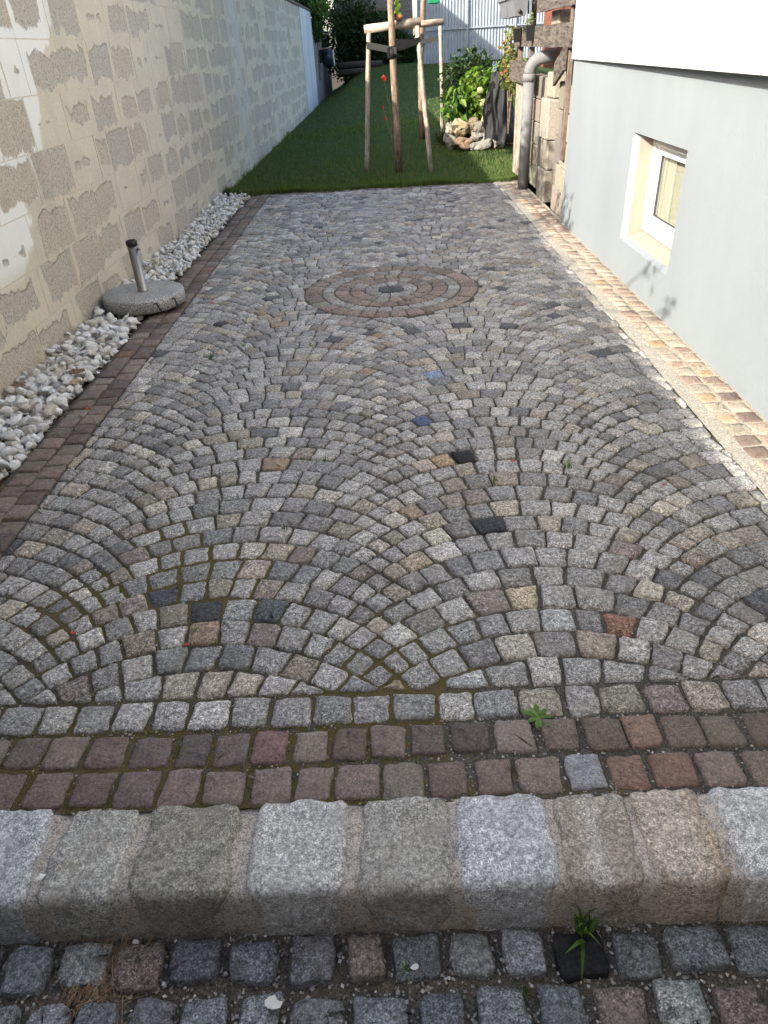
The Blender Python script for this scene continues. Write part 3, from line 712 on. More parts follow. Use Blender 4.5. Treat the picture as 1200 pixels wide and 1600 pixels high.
# ------------------------------------------------------------------ parasol foot
pf = thing('parasol_base', 'round granite parasol foot with short steel tube beside the block wall', 'parasol base', (UB[0], UB[1], .022))
z0 = .022; z1 = .112; rr = .268
mesh('slab', *lathe_v([(rr - .02, z0), (rr, z0 + .012), (rr, z1 - .016), (rr - .006, z1 - .005), (rr - .018, z1), (.002, z1)], *UB, 64), M['terrazzo'], pf)
mesh('tube', *lathe_v([(.036, z1), (.036, z1 + .004), (.0325, z1 + .006), (.0325, z1 + .29)], *UB, 32), M['steel'], pf)
mesh('cap', *lathe_v([(.0335, z1 + .291), (.036, z1 + .295), (.036, z1 + .318), (.031, z1 + .325), (.027, z1 + .325), (.026, z1 + .31)], *UB, 32), M['black_plastic'], pf)
mesh('clamp_screw', *tube_v([(UB[0] + .03, UB[1] - .01, z1 + .27), (UB[0] + .047, UB[1] - .014, z1 + .27)], .008, 10), M['steel'], pf)
for a in (-.95, -.45):
    c, s = math.cos(a), math.sin(a); q = Vector((UB[0] + c * (rr + .001), UB[1] + s * (rr + .001), 0))
    P = [q + Vector((s * .03, -c * .03, .09)), q + Vector((s * .008, -c * .008, .088)), q + Vector((0, 0, .055)), q + Vector((-s * .012, c * .012, .03))]
    mesh('handle_slot', *tube_v(P, .0055, 6), M['gasket'], pf)
for k in range(4):
    a = k * 1.57 + .4; mesh('foot', *lathe_v([(.02, -.002), (.02, z0 + .001)], UB[0] + .2 * math.cos(a), UB[1] + .2 * math.sin(a), 12), M['black_plastic'], pf)

# ------------------------------------------------------------------ foliage helper
def leaves(n, c, rad, size, cols, up=.5, shape=None, fold=.22):
    """n pointed leaves spread through an ellipsoid: V, F, tints"""
    P = NR.normal(size=(n, 3)); P /= np.linalg.norm(P, axis=1)[:, None]; P *= (NR.random(n) ** .45)[:, None]
    if shape is not None: P = shape(P)
    P = P * np.array(rad) + np.array(c)
    return leaf_at(P, size, cols, up, fold)
def leaf_at(P, size, cols, up=.5, fold=.22):
    n = len(P); N = NR.normal(size=(n, 3)); N[:, 2] += up * 3; N /= np.linalg.norm(N, axis=1)[:, None]
    D = np.cross(N, NR.normal(size=(n, 3))); D /= np.linalg.norm(D, axis=1)[:, None]; E = np.cross(N, D)
    s = NR.uniform(size[0], size[1], n)[:, None]
    V = np.stack([P, P + D * s * .35 + E * s * .3 + N * s * fold * .5, P + D * s * .8 + E * s * .17 + N * s * fold * .3, P + D * s * 1.05 - N * s * .1, P + D * s * .8 - E * s * .17 + N * s * fold * .3, P + D * s * .35 - E * s * .3 + N * s * fold * .5], 1)
    V[:, 0] -= 0
    F = []
    for i in range(n): k = 6 * i; F += [(k, k + 1, k + 2, k + 3), (k, k + 3, k + 4, k + 5)]
    T = np.repeat(np.array(cols)[NR.integers(0, len(cols), n)] * NR.uniform(.75, 1.25, (n, 1)), 6, 0)
    return V.reshape(-1, 3), F, T
def foliage(name, parts, parent, m=None):
    V = []; F = []; T = []; k = 0
    for v, f, t in parts: F += [tuple(i + k for i in q) for q in f]; V.append(v); T.append(t); k += len(v)
    return mesh(name, np.concatenate(V), F, m or M['leaf'], parent, np.concatenate(T), False)
DK = [(.018, .040, .010), (.026, .055, .014), (.035, .06, .018)]
MD = [(.045, .095, .018), (.06, .12, .022), (.075, .13, .03)]
LT = [(.10, .19, .025), (.13, .22, .03), (.16, .23, .045), (.09, .16, .03)]

# ------------------------------------------------------------------ young trees and their stakes
def wobbly(p, q, r0, r1, n=7, w=.006):
    P = []; R = []
    for i in range(n):
        t = i / (n - 1); P.append(Vector(p).lerp(Vector(q), t) + Vector((rnd(-w, w), rnd(-w, w), 0)) * (0 < i < n - 1)); R.append((r0 + (r1 - r0) * t) * rnd(.95, 1.05))
    return tube_v(P, R, 12)
def tree(base, top, label, r):
    t = thing('young_tree', label, 'tree', base, 'young trees tied between stakes')
    P = [base, (base[0] - .01, base[1], .55), (base[0] * .8 + top[0] * .2 - .02, base[1], 1.1), (top[0], base[1], 1.85), (top[0] + .02, base[1] + .03, 2.6), (top[0] + .03, base[1] + .03, 3.4)]
    tr = mesh('trunk', *tube_v(P, [r * 1.15, r, r * .95, r * .88, r * .8, r * .6], 14), M['trunk'], t)
    for k in range(7):
        a = k * 2.4; z = 2.45 + .13 * k; e = (top[0] + .6 * math.cos(a), base[1] + .6 * math.sin(a), z + .5)
        mesh('branch', *tube_v([(top[0] + .02, base[1] + .03, z), (top[0] + .25 * math.cos(a), base[1] + .25 * math.sin(a), z + .2), e], [.014, .01, .004], 7), M['trunk'], tr)
    foliage('crown', [leaves(900, (top[0], base[1], 3.3), (.85, .85, .75), (.05, .09), MD, .3)], t); return t
t1 = tree((.178, 10.2, -.01), (.146, 10.2, 1.85), 'young tree with straight brown trunk tied between two stakes at front of lawn', .045)
t2 = tree((.672, 13.96, -.01), (.72, 13.96, 1.97), 'thinner young tree with spotted grey trunk tied between stakes farther back', .050)
def frame(name, label, lb_, lt_, rb_, rt_, bar, trunk, zs):
    f = thing(name, label, 'tree stake', ((lb_[0] + rb_[0]) / 2, lb_[1], 0), 'stake frames of the young trees')
    mesh('stake', *wobbly(lb_, lt_, .031, .029), M['stake'], f); mesh('stake', *wobbly(rb_, rt_, .032, .029), M['stake'], f)
    mesh('crossbar', *tube_v(bar, [.046, .048, .046], 12), M['stake_bar'], f)
    for (e, zz) in ((lt_, zs[0]), (rt_, zs[1])):
        s = MB(); y = trunk[1]; sx = math.copysign(.036, e[0] - trunk[0])
        for dy in (-.058, .058):
            a = Vector((e[0] + sx, e[1] + dy * .55, zz)); b = Vector((trunk[0] - sx * 1.5, y + dy, trunk[2]))
            s.add([a + Vector((0, dy * .05, -.035)), a + Vector((0, dy * .05, .035)), b + Vector((0, 0, .035)), b + Vector((0, 0, -.035)), a + Vector((0, dy * .15, -.035)), a + Vector((0, dy * .15, .035)), b + Vector((0, dy * .1, .035)), b + Vector((0, dy * .1, -.035))],
                  [(0, 1, 2, 3), (4, 7, 6, 5), (0, 4, 5, 1), (1, 5, 6, 2), (2, 6, 7, 3), (3, 7, 4, 0)])
        a = Vector((e[0] + sx, e[1], zz)); s.box(a.x - .003, a.x + .003, e[1] - .034, e[1] + .034, zz - .035, zz + .035)
        s.build('strap', M['strap'], f, False)
    return f
M['stake_bar'] = m_wood('peeled_bar_wood', (.45, .38, .30), (.20, .155, .12), 30, (.12, .5, 1))
frame('stake_frame', 'front pair of peeled wooden stakes with thick crossbar and black straps', (-.255, 10.34, -.02), (-.128, 10.32, 1.575), (.595, 10.13, -.02), (.455, 10.3, 1.58), [(-.185, 10.32, 1.578), (.15, 10.34, 1.60), (.50, 10.30, 1.625)], (.14, 10.2, 1.345), (1.42, 1.44))
frame('stake_frame', 'rear pair of wooden stakes behind the front frame with shorter crossbar', (.2, 13.93, -.02), (.20, 13.8, 1.63), (1.005, 13.62, -.02), (.975, 13.68, 1.63), [(.14, 13.72, 1.65), (.58, 13.7, 1.66), (1.04, 13.66, 1.68)], (.70, 13.96, 1.42), (1.46, 1.46))
mesh('tree_collar', *lathe_v([(.058, 1.27), (.058, 1.37)], .137, 10.2, 16), M['strap'], t1)

# lime green hanger on the front tree, green box on the rear one
h = thing('hanging_pot', 'small brown pot with lime green plant hung beside front trunk', 'plant pot', (.23, 10.28, 1.66))
mesh('pot', *lathe_v([(.05, 1.655), (.062, 1.70), (.055, 1.70), (.05, 1.69)], .235, 10.28, 16), M['terracotta'], h)
m = MB()
for k in range(9):
    a = k * 2.2; q = (.225 + .02 * math.cos(a), 10.28 + .02 * math.sin(a), 1.70 + .028 * k); m.add(*lathe_v([(.004, q[2] - .02), (.026 - k * .001, q[2] - .008), (.028 - k * .001, q[2] + .01), (.006, q[2] + .03)], q[0], q[1], 8))
m.build('plant', M['limegreen'], h); mesh('hook', *tube_v([(.176, 10.2, 1.70), (.2, 10.24, 1.69), (.235, 10.28, 1.672)], .008, 6), M['black_plastic'], h)
h = thing('nest_box', 'small dark green plastic box hung on the rear trunk', 'bird feeder', (.93, 13.9, 1.9))
mesh('body', *box_v(.80, .98, 13.86, 13.98, 1.925, 2.06, .012), M['green_plastic'], h, smooth=False); mesh('lid', *box_v(.785, .995, 13.84, 14.0, 2.062, 2.085, .006), M['green_plastic'], h, smooth=False)
mesh('bracket', *tube_v([(.72, 13.95, 2.05), (.80, 13.93, 2.05)], .008, 6), M['black_plastic'], h)
# red flower stalks
fl = thing('red_flower', 'thin dark stalks with small red flowers beside the front trunk', 'flower', (.1, 10.5, 0))
for (x, z) in ((.03, 1.06), (0.0, .74), (.02, .61)):
    mesh('stalk', *tube_v([(.11, 10.5, -.01), (.10, 10.5, z * .6), (x, 10.5, z)], [.006, .004, .003], 6), M['trunk'], fl)
    m = MB()
    for k in range(7):
        a = k * .9; d = Vector((math.cos(a), math.sin(a) * .5, math.sin(a))) * (.036 if z > 1 else .02)
        c = Vector((x, 10.5, z)); u = Vector((-d.z, .02, d.x)) * .4; m.add([c, c + d * .6 + u, c + d, c + d * .6 - u], [(0, 1, 2, 3)])
    m.build('petals', M['red'], fl, False)

# ------------------------------------------------------------------ raised bed with rocks and plants
def rock(name, c, r, t, parent=None, sub=3):
    bm = bmesh.new(); bmesh.ops.create_icosphere(bm, subdivisions=sub, radius=1); s = rnd(0, 99); pls = [(Vector((random.gauss(0, 1), random.gauss(0, 1), random.gauss(0, 1))).normalized(), rnd(.62, .86)) for _ in range(10)]
    for v in bm.verts:
        d = v.co.normalized(); dd = min([1.0] + [pd / max(.05, d.dot(pn)) for pn, pd in pls]); k = dd + .22 * mnoise.noise(d * 1.3 + Vector((s, 0, 0))) +   .20 * mnoise.noise(d * 3.3 + Vector((0, s, 0))) + .09 * mnoise.noise(d * 10 + Vector((0, s, 0)))
        q = Vector((max(-.9, min(.9, d.x * k)), max(-.88, min(.88, d.y * k)), max(-.82, min(.82, d.z * k)))); v.co = (c[0] + q.x * r[0] * 1.16, c[1] + q.y * r[1] * 1.16, c[2] + q.z * r[2] * 1.18)
    V = [tuple(v.co) for v in bm.verts]; bm.verts.ensure_lookup_table(); F = [tuple(v.index for v in f.verts) for f in bm.faces]; bm.free()
    return mesh(name, V, F, M['stone'], parent, t, origin=c, smooth=sub < 3)
rw = thing('rock_wall', 'low dry wall of rough sandy field stones round the planted bed', 'stone wall', (1.4, 12.1, 0))
soilm = MB().box(1.1, 2.05, 12.22, 14.2, -.1, .24).build('soil', M['soil'], rw, False)
SD = (.34, .265, .17); GY = (.20, .19, .165); BR = (.20, .145, .095)
for c, r, t in (((1.04, 12.28, .10), (.09, .1, .11), GY), ((1.20, 12.10, .10), (.14, .12, .10), BR), ((1.36, 12.06, .07), (.06, .08, .07), GY), ((1.52, 12.05, .11), (.16, .13, .13), GY), ((1.72, 12.02, .11), (.10, .1, .10), GY),
                ((1.16, 12.16, .31), (.15, .14, .13), SD), ((1.34, 12.14, .32), (.10, .1, .12), BR), ((1.45, 12.1, .29), (.09, .09, .10), (.19, .16, .13)), ((1.65, 12.10, .36), (.18, .14, .16), SD), ((1.40, 12.0, .19), (.10, .08, .06), GY), ((1.06, 12.5, .29), (.1, .12, .1), GY), ((1.05, 12.8, .12), (.1, .16, .13), GY)):
    rock('rock', c, r, jit(t, .06), rw)
def leafy(name, label, cat, base, stems, n, rad, cz, size, cols, big=0, group=None):
    t = thing(name, label, cat, base, group)
    for k in range(stems):
        a = rnd(0, 6.28); e = (base[0] + rad[0] * .8 * math.cos(a) * rnd(.3, 1), base[1] + rad[1] * .8 * math.sin(a) * rnd(.3, 1), cz + rad[2] * rnd(.3, .9))
        mesh('stem', *tube_v([base, ((base[0] * .6 + e[0] * .4), (base[1] * .6 + e[1] * .4), base[2] + (e[2] - base[2]) * .55), e], [.012, .009, .004], 6), M['trunk'], t)
    if n: foliage('foliage', [leaves(n, (base[0], base[1], cz), rad, size, cols, .35)], t)
    return t
p1 = leafy('hydrangea_bush', 'bright green leafy hydrangea with pale flower heads behind the rock wall', 'shrub', (1.52, 12.42, .24), 9, 420, (.30, .26, .36), .66, (.07, .13), LT)
big = [leaf_at(np.array([(0, 0, 0)]), (.14, .14), [c], .5)[0] for c in LT[:1]]
lv = []
for c in LT:
    V, F, T = leaf_at(np.array([(0., 0., 0.)]), (.13, .13), [c], .9); me = bpy.data.meshes.new('leaf'); me.from_pydata(V.tolist(), [], F); me.materials.append(M['leaf'])
    a = me.attributes.new('tint', 'FLOAT_COLOR', 'POINT'); a.data.foreach_set('color', np.concatenate([T, np.ones((6, 1))], 1).astype(np.float32).ravel()); lv.append(me)
for k in range(90):
    a = rnd(2.6, 6.6); ph = rnd(-.6, 1.2); o = link('leaf', random.choice(lv), p1, (1.50 + .34 * math.cos(a) * math.cos(ph), 12.42 + .3 * math.sin(a) * math.cos(ph), .66 + .4 * math.sin(ph)))
    o.rotation_euler = (rnd(-.9, .5), rnd(-.7, .7), rnd(0, 6.28)); s = rnd(.7, 1.25); o.scale = (s, s, s)
for (x, y, z) in ((1.46, 12.14, .78), (1.68, 12.2, .9), (1.50, 12.12, .62)):
    rock('flower_head', (x, y, z), (.055, .05, .05), (.33, .36, .16), p1, 2)
p2 = leafy('leafy_plant', 'broad leaved green plant left of the hydrangea spilling over rocks', 'plant', (1.16, 12.45, .24), 6, 240, (.25, .22, .22), .50, (.08, .14), [(.06, .14, .03), (.08, .17, .035), (.05, .11, .03)])
for k in range(45):
    a = rnd(2.6, 6.6); ph = rnd(-.4, 1.2); o = link('leaf', random.choice(lv[1:]), p2, (1.16 + .27 * math.cos(a) * math.cos(ph), 12.45 + .24 * math.sin(a) * math.cos(ph), .5 + .24 * math.sin(ph)))
    o.rotation_euler = (rnd(-.9, .5), rnd(-.7, .7), rnd(0, 6.28)); s = rnd(.8, 1.3); o.scale = (s, s, s)
leafy('dark_shrub', 'dark green shrub in shade behind the hydrangea', 'shrub', (1.42, 13.3, .2), 8, 1500, (.48, .45, .55), .78, (.06, .11), DK)
leafy('small_shrub', 'low olive green clump at foot of the rear stake', 'shrub', (.93, 12.9, 0), 5, 300, (.12, .12, .12), .10, (.03, .05), [(.07, .10, .02), (.05, .07, .015)])
leafy('climbing_plant', 'yellow green climber with reddish stems on the board fence end', 'plant', (1.72, 11.0, .3), 7, 420, (.14, .22, .42), 1.12, (.05, .08), [(.16, .22, .05), (.20, .22, .07), (.12, .17, .04), (.22, .13, .06)])
lav = thing('lavender', 'spike of bluish flowers between hydrangea and climber', 'plant', (1.62, 12.0, .3))
m = MB()
for k in range(30): z = .95 + .006 * k; m.add(*lathe_v([(.001, z), (.014, z + .006), (.001, z + .014)], 1.64 + .025 * math.sin(k * 2.3), 12.0 + .025 * math.cos(k * 2.9), 5), )
m.build('flower_spike', m_simple('lavender_petal', (.20, .21, .34), .7), lav); mesh('stem', *tube_v([(1.62, 12.0, .3), (1.64, 12.0, 1.0)], .006, 6), M['trunk'], lav)
# black shade net draped beside the bed
nt_ = thing('shade_net', 'black shade netting draped down beside the planted bed', 'netting', (1.66, 11.2, .25))
V = []; nu, nv = 26, 22
for j in range(nv):
    for i in range(nu):
        a = i / (nu - 1); t = j / (nv - 1); w = .13 + .09 * math.sin(t * 2.2)
        V.append((1.62 + (a - .5) * 2 * w + .015 * math.sin(t * 9 + a * 7), 11.25 - .13 * math.sin(a * math.pi) - .05 * mnoise.noise(Vector((a * 7 + t * 1.5, t * 2.2, 3))) - .02 * math.sin(a * 23 + 4 * mnoise.noise(Vector((a * 3, t * 3, 1)))), 1.02 - .80 * t + .02 * math.sin(a * 9)))
mesh('cloth', V, [(j * nu + i, j * nu + i + 1, (j + 1) * nu + i + 1, (j + 1) * nu + i) for j in range(nv - 1) for i in range(nu - 1)], M['net'], nt_)
mesh('red_tie', *tube_v([(1.60, 11.12, 1.0), (1.66, 11.10, 1.03), (1.72, 11.12, 1.08)], .014, 8), M['red'], nt_)

# ------------------------------------------------------------------ block wall, pillar, drainpipe and fence beyond the house
gw = thing('garden_wall', 'weathered sand coloured block wall between house corner and pillar', 'wall', (1.66, 7.2, 0))
for r in range(5):
    z0 = -.05 + r * .22; y = 6.765 + (.2 if r % 2 else 0)
    if r % 2: mesh('block', *box_v(1.594, 1.75, 6.765, 6.955, z0 + .004, z0 + .216, .006), M['old_block'], gw, jit((.235, .208, .168), .14), False)
    while y < 7.6:
        y1 = min(y + .39, 7.66)
        if y1 - y > .08:
            xo = 1.595 + (y - 6.76) * .085 + rnd(-.004, .004)
            mesh('block', *box_v(xo, xo + .15, y + .004, y1 - .004, z0 + .004, z0 + .216, .007), M['old_block'], gw, jit((.235, .208, .168), .14), False)
        y = y1
for r in range(5):
    for y in (8.28, 8.68, 9.08):
        mesh('block', *box_v(1.70, 1.84, y + .004 + .1 * (r % 2), y + .396 + .1 * (r % 2), -.05 + r * .22 + .004, .17 + r * .22 - .004, .007), M['old_block'], gw, jit((.235, .208, .168), .14), False)
MB().box(1.70, 1.74, 6.77, 7.64, -.1, 1.04).build('mortar_core', M['smear'], gw, False)
pl = thing('block_pillar', 'free standing pillar of stacked concrete blocks beside grey drainpipe', 'pillar', (1.7, 8.05, 0))
z = -.05
for hgt, dx in ((.31, 0), (.27, .014), (.36, -.006), (.02, .0), (.22, .035)):
    if hgt > .05: mesh('block', *box_v(1.615 + dx, 1.80, 7.86, 8.24 - dx, z + .003, z + hgt - .003, .01), M['old_block'], pl, jit((.25, .225, .18), .12), False)
    z += hgt - (.0 if hgt > .05 else .02)
dp = thing('drainpipe', 'grey plastic drainpipe with a bend at top beside the pillar', 'pipe', (1.515, 8.5, 0))
mesh('pipe', *tube_v([(1.515, 8.5, -.05), (1.518, 8.5, .5), (1.522, 8.5, 1.07)], .058, 20), M['pipe'], dp)
mesh('collar', *tube_v([(1.522, 8.5, 1.02), (1.522, 8.5, 1.09)], .066, 20), M['pipe'], dp)
P = [(1.522 + .13 - .13 * math.cos(a), 8.5 - .05 * (1 - math.cos(a)), 1.085 + .14 * math.sin(a)) for a in [i * 1.5 / 8 for i in range(9)]]
mesh('bend', *tube_v(P + [(1.78, 8.42, 1.235)], .06, 20), M['pipe'], dp)
bf = thing('board_fence', 'patchwork fence of weathered grey brown boards beyond house corner', 'fence', (1.6, 8.3, 0))
def plank(y0, y1, z0, z1, x0, x1=None, tilt=0, name='plank', m='plank'):
    x1 = x0 if x1 is None else x1; n = 8; V = []
    for i in range(n + 1):
        t = i / n; y = y0 + (y1 - y0) * t; x = x0 + (x1 - x0) * t; dz = tilt * t + rnd(-.004, .004)
        V += [(x, y, z0 + dz), (x, y, z1 + dz + rnd(-.004, .004)), (x + .026, y, z1 + dz), (x + .026, y, z0 + dz)]
    F = [(4 * i + a, 4 * i + (a + 1) % 4, 4 * i + 4 + (a + 1) % 4, 4 * i + 4 + a) for i in range(n) for a in range(4)] + [(0, 3, 2, 1), (4 * n, 4 * n + 1, 4 * n + 2, 4 * n + 3)]
    return mesh(name, V, F, M[m], bf, smooth=False)
plank(6.80, 8.5, 1.595, 1.80, 1.535, 1.56); plank(6.80, 9.9, 1.315, 1.485, 1.530, 1.57); plank(8.75, 10.0, .985, 1.185, 1.52, 1.545)
plank(6.95, 7.62, 1.15, 1.33, 1.520, 1.585, -.14)
mesh('upright', *box_v(1.560, 1.60, 6.93, 7.0, .47, 1.315, .004), M['upright'], bf, smooth=False)
mesh('upright', *box_v(1.560, 1.60, 6.93, 7.0, 1.32, 1.95, .004), M['upright'], bf, smooth=False)
mesh('upright', *box_v(1.600, 1.645, 8.95, 9.03, .2, 1.95, .004), M['upright'], bf, smooth=False)
mesh('upright', *box_v(1.605, 1.655, 9.7, 9.80, -.05, 1.5, .004), M['upright'], bf, smooth=False)
for y in (9.25, 9.38, 9.52): mesh('upright', *box_v(1.575 + rnd(0, .01), 1.60, y, y + .11, .02, .98 + rnd(-.02, .02), .003), M['stake'], bf, smooth=False)
MB().box(2.0, 2.05, 6.9, 10.4, 1.08, 1.9).build('back_panel', M['redwood'], bf, False)
mesh('block', *box_v(1.66, 1.80, 7.9, 8.25, 1.48, 1.60, .008), M['old_block'], bf, (.25, .22, .18), False)
MB().box(1.86, 1.90, 6.9, 8.2, -.1, 1.25).build('gap_shade_sheet', M['gasket'], bf, False)  # dark sheet put in as the shade behind the gap next to the pillar
def planter(y0, label):
    t = thing('planter_box', label, 'planter', (1.42, y0 + .25, 1.6), 'grey balcony planters on the fence')
    x0, x1, z0, z1 = 1.345, 1.50, 1.585, 1.76; y1 = y0 + .5
    V = [(x0 + .03, y0 + .03, z0), (x1 - .02, y0 + .03, z0), (x1 - .02, y1 - .03, z0), (x0 + .03, y1 - .03, z0), (x0, y0, z1), (x1, y0, z1), (x1, y1, z1), (x0, y1, z1)]
    mesh('box', V, [(0, 1, 2, 3)[::-1], (0, 1, 5, 4), (1, 2, 6, 5), (2, 3, 7, 6), (3, 0, 4, 7)], M['planter'], t, smooth=False)
    m = MB(); m.box(x0 - .012, x1 + .008, y0 - .012, y1 + .012, z1 - .028, z1 + .004, None, .006); m.build('rim', M['planter'], t, False)
    mesh('drain_hole', *tube_v([(x0 + .07, y0 + .010, z0 + .035), (x0 + .07, y0 + .028, z0 + .035)], .018, 10), M['black_plastic'], t)
    mesh('bracket', *tube_v([(1.50, y0 + .25, z1 - .02), (1.54, y0 + .25, z1 - .02), (1.545, y0 + .25, 1.6)], .008, 6), M['black_plastic'], t)
    foliage('plants', [leaves(90, ((x0 + x1) / 2, (y0 + y1) / 2, z1 + .06), (.08, .24, .08), (.03, .06), LT, .4)], t)
planter(8.62, 'nearer grey plastic balcony planter hung high on the fence'); planter(9.18, 'farther grey plastic balcony planter hung on the fence, partly hidden')
for y0, lab, z in ((8.55, 'small black pot with pale green sprig hung on second board', 1.37), (9.35, 'empty small black pot hung at far end of second board', 1.36)):
    t = thing('hanging_pot', lab, 'plant pot', (1.50, y0, z), 'black pots hung on the fence')
    V = [(1.485, y0 - .035, z), (1.545, y0 - .035, z), (1.545, y0 + .035, z), (1.485, y0 + .035, z), (1.472, y0 - .05, z + .125), (1.552, y0 - .05, z + .125), (1.552, y0 + .05, z + .125), (1.472, y0 + .05, z + .125)]
    mesh('pot', V, [(3, 2, 1, 0), (0, 1, 5, 4), (1, 2, 6, 5), (2, 3, 7, 6), (3, 0, 4, 7), (4, 5, 6, 7)], M['black_plastic'], t, smooth=False)
    if 'sprig' in lab: foliage('sprig', [leaves(50, (1.51, y0, z + .17), (.05, .06, .07), (.02, .04), [(.25, .30, .14), (.18, .25, .08)], .4)], t)

# ------------------------------------------------------------------ the far end of the garden
def sheet(x0, x1, y, z0, z1, pitch, amp):
    n = int((x1 - x0) / pitch * 6); V = []; F = []
    for i in range(n + 1):
        x = x0 + (x1 - x0) * i / n; u = (i % 6) / 6; d = amp * (0, .2, 1, 1, .2, 0)[i % 6]
        V += [(x, y - d, z0), (x, y - d, z1)]
    F = [(2 * i, 2 * i + 2, 2 * i + 3, 2 * i + 1) for i in range(n)]; return V, F
mf = thing('metal_fence', 'tall pale blue grey corrugated metal fence at the end of the garden', 'fence', (3, 28, .8))
for x0 in (1.30, 2.88, 4.46, 6.04, 7.62):
    V, F = sheet(x0, x0 + 1.56, 28, .70, 3.3, .10, .03)
    mesh('sheet', V, F, M['zinc'], mf, smooth=False)
    mesh('post', *box_v(x0 + 1.555, x0 + 1.605, 27.9, 27.96, .6, 3.3, .005), M['zinc'], mf, smooth=False)
mesh('post', *box_v(1.24, 1.30, 27.9, 27.96, .6, 3.3, .005), M['zinc'], mf, smooth=False)
mesh('rail', *box_v(1.3, 9.2, 27.93, 27.965, 1.74, 1.785), M['zinc'], mf, smooth=False)
sh = thing('garden_shed', 'dark grey boarded shed with overhanging roof behind the hedge', 'shed', (0, 31.5, .8))
z = .6
while z < 3.4: mesh('board', *box_v(-1.6, 1.22, 31.0 + rnd(-.005, .005), 31.04, z, z + .145, .004), M['shed'], sh, smooth=False); z += .15
MB().box(-1.58, 1.2, 31.05, 33, .5, 3.4).build('wall', M['shed'], sh, False)
mesh('roof', *box_v(-1.9, .55, 30.55, 33.2, 2.42, 2.52), M['coping'], sh, smooth=False)
hg = thing('hedge', 'dense dark hedge in deep shade at the end of the lawn', 'hedge', (-.6, 29.6, .5))
parts = [leaves(3200, (x, y, z), r, (.07, .14), DK, .2) for x, y, z, r in ((-1.25, 29.2, 1.75, (.9, .7, 1.4)), (-.55, 29.3, 1.6, (.8, .7, 1.25)), (.15, 29.2, 1.4, (.75, .7, 1.05)), (.85, 29.2, 1.1, (.5, .6, .65)))]
foliage('foliage', parts, hg)
for x in (-1.3, -.6, .1, .8): mesh('stem', *tube_v([(x, 29.6, .1), (x + .05, 29.6, 1.4)], [.05, .02], 7), M['trunk'], hg)
lg = thing('log_stack', 'low stack of old logs lying before the hedge', 'log pile', (-.6, 28, .5))
for x0, x1, y, z in ((-1.45, .25, 27.9, .72), (-1.4, .2, 28.1, .70), (-1.45, .05, 28.0, .92)):
    mesh('log', *tube_v([(x0, y, z), ((x0 + x1) / 2, y + .02, z + .01), (x1, y, z)], [.095, .1, .09], 12), M['log'], lg)
pw = thing('whitewashed_wall', 'narrow whitewashed pier at far end of the block wall', 'wall', (WX, 23, 0))
MB().box(-2.25, WX + .012, 21.21, 24.6, -.3, WT).build('face', M['whitewash'], pw, False)
ow = thing('rendered_wall', 'old rough rendered wall beyond the whitewashed pier', 'wall', (WX, 28, 0))
MB().box(-2.25, WX - .03, 24.61, 33, -.3, 1.9).build('face', M['rough_wall'], ow, False); MB().box(-2.3, WX, 24.62, 33, 1.901, 1.96).build('coping', M['coping'], ow, False)
iv = thing('ivy', 'green leafy creeper hanging over the far wall end', 'creeper', (WX, 26.2, 1.8))
foliage('foliage', [leaves(900, (WX - .15, 26.2, 2.75), (.5, 2.2, .4), (.1, .17), DK + MD, .2), leaves(700, (WX + .06, 25.9, 2.05), (.16, 1.1, .45), (.09, .15), MD + DK, .1), leaves(500, (WX + .2, 25.6, 2.45), (.3, 1.5, .25), (.09, .16), MD + LT[:1], .2)], iv)
mesh('stem', *tube_v([(WX + .03, 25.8, .6), (WX + .05, 25.9, 1.5), (WX + .1, 25.8, 2.4)], .02, 6), M['trunk'], iv)
hr = thing('hose_reel', 'dark blue hose reel box mounted on the far wall', 'hose reel', (-1.75, 27, 1.1))
mesh('case', *box_v(-1.87, -1.52, 26.8, 27.2, .92, 1.40, .08), M['bluebox'], hr)
mesh('rim', *tube_v([(-1.515 + .0, 27.0 + .19 * math.cos(a), 1.16 + .22 * math.sin(a)) for a in [i * .2617 for i in range(25)]], .018, 6), M['white_pvc'], hr)
mesh('wall_bracket', *box_v(-1.99, -1.87, 26.9, 27.1, 1.05, 1.4), M['black_plastic'], hr, smooth=False)
mesh('hose', *tube_v([(-1.9, 26.8, 1.9), (-1.8, 26.8, 1.82), (-1.62, 26.8, 1.80), (-1.50, 26.8, 1.86)], .02, 8), M['hose'], hr)
mesh('hose', *tube_v([(-1.92, 26.7, 1.85), (-1.90, 26.7, 1.6), (-1.9, 26.7, 1.42), (-1.75, 26.7, 1.43), (-1.6, 26.75, 1.45)], .02, 8), M['hose'], hr)
nh = thing('neighbour_house', 'plain neighbouring house behind the left wall', 'house', (-6, 22, 0))
MB().box(-10, -3.2, 15.6, 27, -.3, 6.0).build('wall', M['white_render'], nh, False)
V = [(-10.3, 15.3, 6.01), (-2.9, 15.3, 6.01), (-2.9, 27.3, 6.01), (-10.3, 27.3, 6.01), (-6.6, 15.3, 8), (-6.6, 27.3, 8)]
mesh('roof', V, [(0, 1, 2, 3), (0, 4, 1), (2, 5, 3), (1, 4, 5, 2), (0, 3, 5, 4)], M['roof'], nh, smooth=False)

